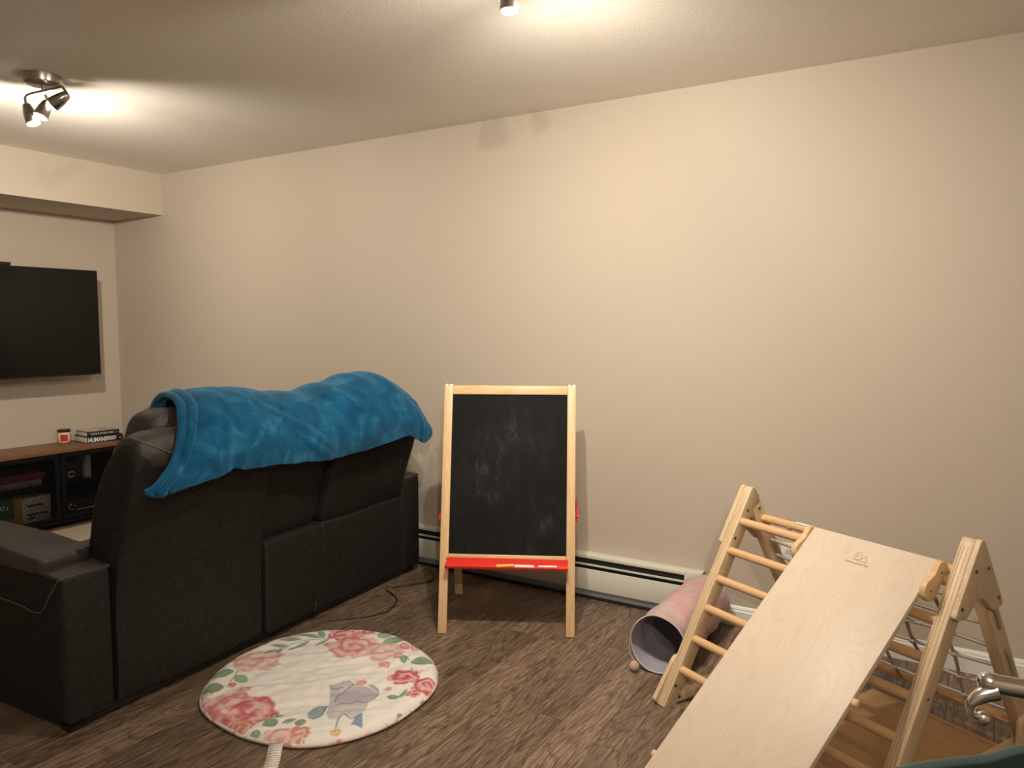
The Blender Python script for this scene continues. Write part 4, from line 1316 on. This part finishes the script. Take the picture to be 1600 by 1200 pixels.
# hooks: rounded two-lobed cheeks on both edges near the top
def hook_outline():
    pts = []
    def arc(cx, cy, r, a0, a1, n=9):
        for k in range(n + 1):
            a = math.radians(a0 + (a1 - a0) * k / n)
            pts.append((cx + r * math.cos(a), cy + r * math.sin(a)))
    # (y across the board thickness, z along the slope)
    arc(-.016, -.020, .030, 10, 170, 10)
    pts.append((-.040, -.046))
    arc(-.018, -.092, .034, 150, 380, 14)
    pts.append((.006, -.052))
    return pts
for sx in (-1, 1):
    o = mobj('hook', bm_prism(hook_outline(), .020, .003), M['pine'], t, True, 35)
    x0 = RW / 2 if sx > 0 else -RW / 2 - .020
    o.matrix_local = m @ Matrix.Translation((x0, 0, L - .006)) @ Matrix(((0, 0, 1, 0), (1, 0, 0, 0), (0, 1, 0, 0), (0, 0, 0, 1)))
    for yy, zz in ((-.014, -.026), (-.016, -.096)):
        a = m @ Vector((x0 + (.0195 if sx > 0 else .0005), yy, L - .006 + zz))
        b = m @ Vector((x0 + (.0208 if sx > 0 else -.0008), yy, L - .006 + zz))
        rod('screw', a, b, .0035, M['black'], t, 10)
    for zz in ((.13,) if sx > 0 else (L * .52,)):
        a = m @ Vector((sx * (RW / 2 - .004), -.014, zz)); b = m @ Vector((sx * (RW / 2 + .016), -.014, zz))
        rod('side_peg', a, b, .013, M['pine'], t, 14, .003)
# burnt emblem and a line of script near the top edge
def burn(pts, w=.0012, n=5):
    o = tube('emblem_stroke', catmull([(x, .0002, z) for x, z in pts], n), w, M['burn'], None, 5)
    o.parent = bd
    return o
ez0 = L - .085
burn([(-.020, ez0 + .010), (-.014, ez0 + .024), (-.004, ez0 + .014), (-.002, ez0 + .008)])
burn([(-.002, ez0 + .010), (.004, ez0 + .030), (.018, ez0 + .032), (.022, ez0 + .014), (.010, ez0 + .006), (-.002, ez0 + .010)])
burn([(-.024, ez0 + .004), (0, ez0 + .003), (.026, ez0 + .004)])
burn([(.008, ez0 + .018), (.014, ez0 + .022), (.016, ez0 + .014)])
for i in range(9):
    x = -.036 + i * .009
    burn([(x, ez0 - .012), (x + .003, ez0 - .004), (x + .006, ez0 - .012), (x + .008, ez0 - .008)], .0009, 3)

# loose plywood panel lying on the floor under the triangle
fp = cl_m @ Vector((.57, .385, 0))
t = thing('plywood_panel', 'honey brown plywood panel lying flat on the floor under the climbing triangle', 'panel', fp, PA)
box('sheet', (-.235, -.40, .0005), (.235, .385, .018), M['floor_panel'], t, .003)
for yy in (-.39, .375):
    box('edge_strip', (-.234, yy - .009, .0182), (.234, yy + .009, .0192), M['floor_panel'], t)

# ------------------------------------------------------------------ near right corner: chrome handlebar and teal chair back
t = thing('chrome_handlebar', 'shiny chrome handlebar tube with a bent lever and ball tip at the right edge', 'handlebar', (.30, 1.22, 0))
def NP(x, y, z):
    return Vector((x - .30, y - 1.22, z))
tube('bar_tube', [NP(.036, 1.073, .964), NP(.071, 1.0925, .957), NP(.16, 1.142, .940), NP(.30, 1.22, .915)], .0118, M['chrome'], t, 24)
mobj_m, L = frame_to(NP(.030, 1.0697, .9652), NP(.040, 1.0752, .9632))
o = mobj('bar_end', lathe([(0, 0), (.009, 0), (.0125, .003), (.0125, L), (0, L)], 24), M['chrome'], t, True, 40); o.matrix_local = mobj_m
lev = catmull([NP(.040, 1.070, .956), NP(.026, 1.062, .950), NP(.0165, 1.0570, .940), NP(.0165, 1.0565, .930), NP(.0225, 1.0600, .9235), NP(.0275, 1.0632, .9215)], 6)
nL = len(lev)
tube('lever', lev, [.0115 - .0075 * min(1, i / (nL * .6)) for i in range(nL)], M['chrome'], t, 16)
bm = bmesh.new(); bmesh.ops.create_uvsphere(bm, u_segments=24, v_segments=16, radius=.0085)
bq = bmesh.new(); bmesh.ops.create_uvsphere(bq, u_segments=24, v_segments=16, radius=.0128)
mobj('bar_cap', bq, M['chrome'], t, True).location = NP(.033, 1.0712, .9645)
o = mobj('ball_tip', bm, M['chrome'], t, True); o.location = NP(.0285, 1.0640, .9215)
tube('post', catmull([NP(.30, 1.22, .915), NP(.40, 1.28, .86), NP(.52, 1.34, .40), NP(.54, 1.35, .02)], 5), .014, M['chrome'], t, 20)
mobj('foot_plate', lathe([(0, 0), (.11, 0), (.11, .012), (.09, .020), (0, .022)], 40), M['black'], t, True, 40).location = (.24, .13, 0)

t = thing('shell_chair', 'dark teal moulded chair back with a curved rim in the bottom right corner', 'chair', (.186, 1.054, 0), math.radians(31))
# curved back shell: local X across, Y thickness, Z up; top rim dips towards its left corner
def rim_z(x):
    return interp(x, [(-.245, .770), (-.232, .800), (-.205, .816), (-.15, .8195), (-.08, .822), (-.02, .834), (.05, .838), (.15, .834), (.21, .815), (.245, .77)])
rings_f, rings_b = [], []
nx, nz_ = 48, 14
bm = bmesh.new()
def shell(off):
    g = []
    for i in range(nx + 1):
        x = -.245 + .49 * i / nx
        row = []
        for j in range(nz_ + 1):
            f = j / nz_
            z = .46 + (rim_z(x) - .46) * f
            y = .115 - .55 * x * x + .05 * f + off
            row.append(bm.verts.new((x, y, z)))
        g.append(row)
    return g
ga, gb = shell(0), shell(.012)
for i in range(nx):
    for j in range(nz_):
        bm.faces.new((ga[i][j], ga[i + 1][j], ga[i + 1][j + 1], ga[i][j + 1]))
        bm.faces.new((gb[i][j], gb[i][j + 1], gb[i + 1][j + 1], gb[i + 1][j]))
    bm.faces.new((ga[i][nz_], ga[i + 1][nz_], gb[i + 1][nz_], gb[i][nz_]))
    bm.faces.new((ga[i][0], gb[i][0], gb[i + 1][0], ga[i + 1][0]))
for i in (0, nx):
    for j in range(nz_):
        bm.faces.new((ga[i][j], ga[i][j + 1], gb[i][j + 1], gb[i][j]))
mobj('back_shell', bm, M['teal'], t, True, 50)
tube('rim', [(-.245 + .49 * i / nx, .115 - .55 * (-.245 + .49 * i / nx) ** 2 + .056, rim_z(-.245 + .49 * i / nx)) for i in range(nx + 1)], .0065, M['teal_highlight'], t, 10)
box('seat', (-.23, -.30, .43), (.23, .14, .465), M['teal'], t, .015, 3)
for sx in (-1, 1):
    for y in (-.25, .10):
        rod('leg', (sx * .19, y, .43), (sx * .22, y * 1.15, 0), .012, M['black_metal'], t)
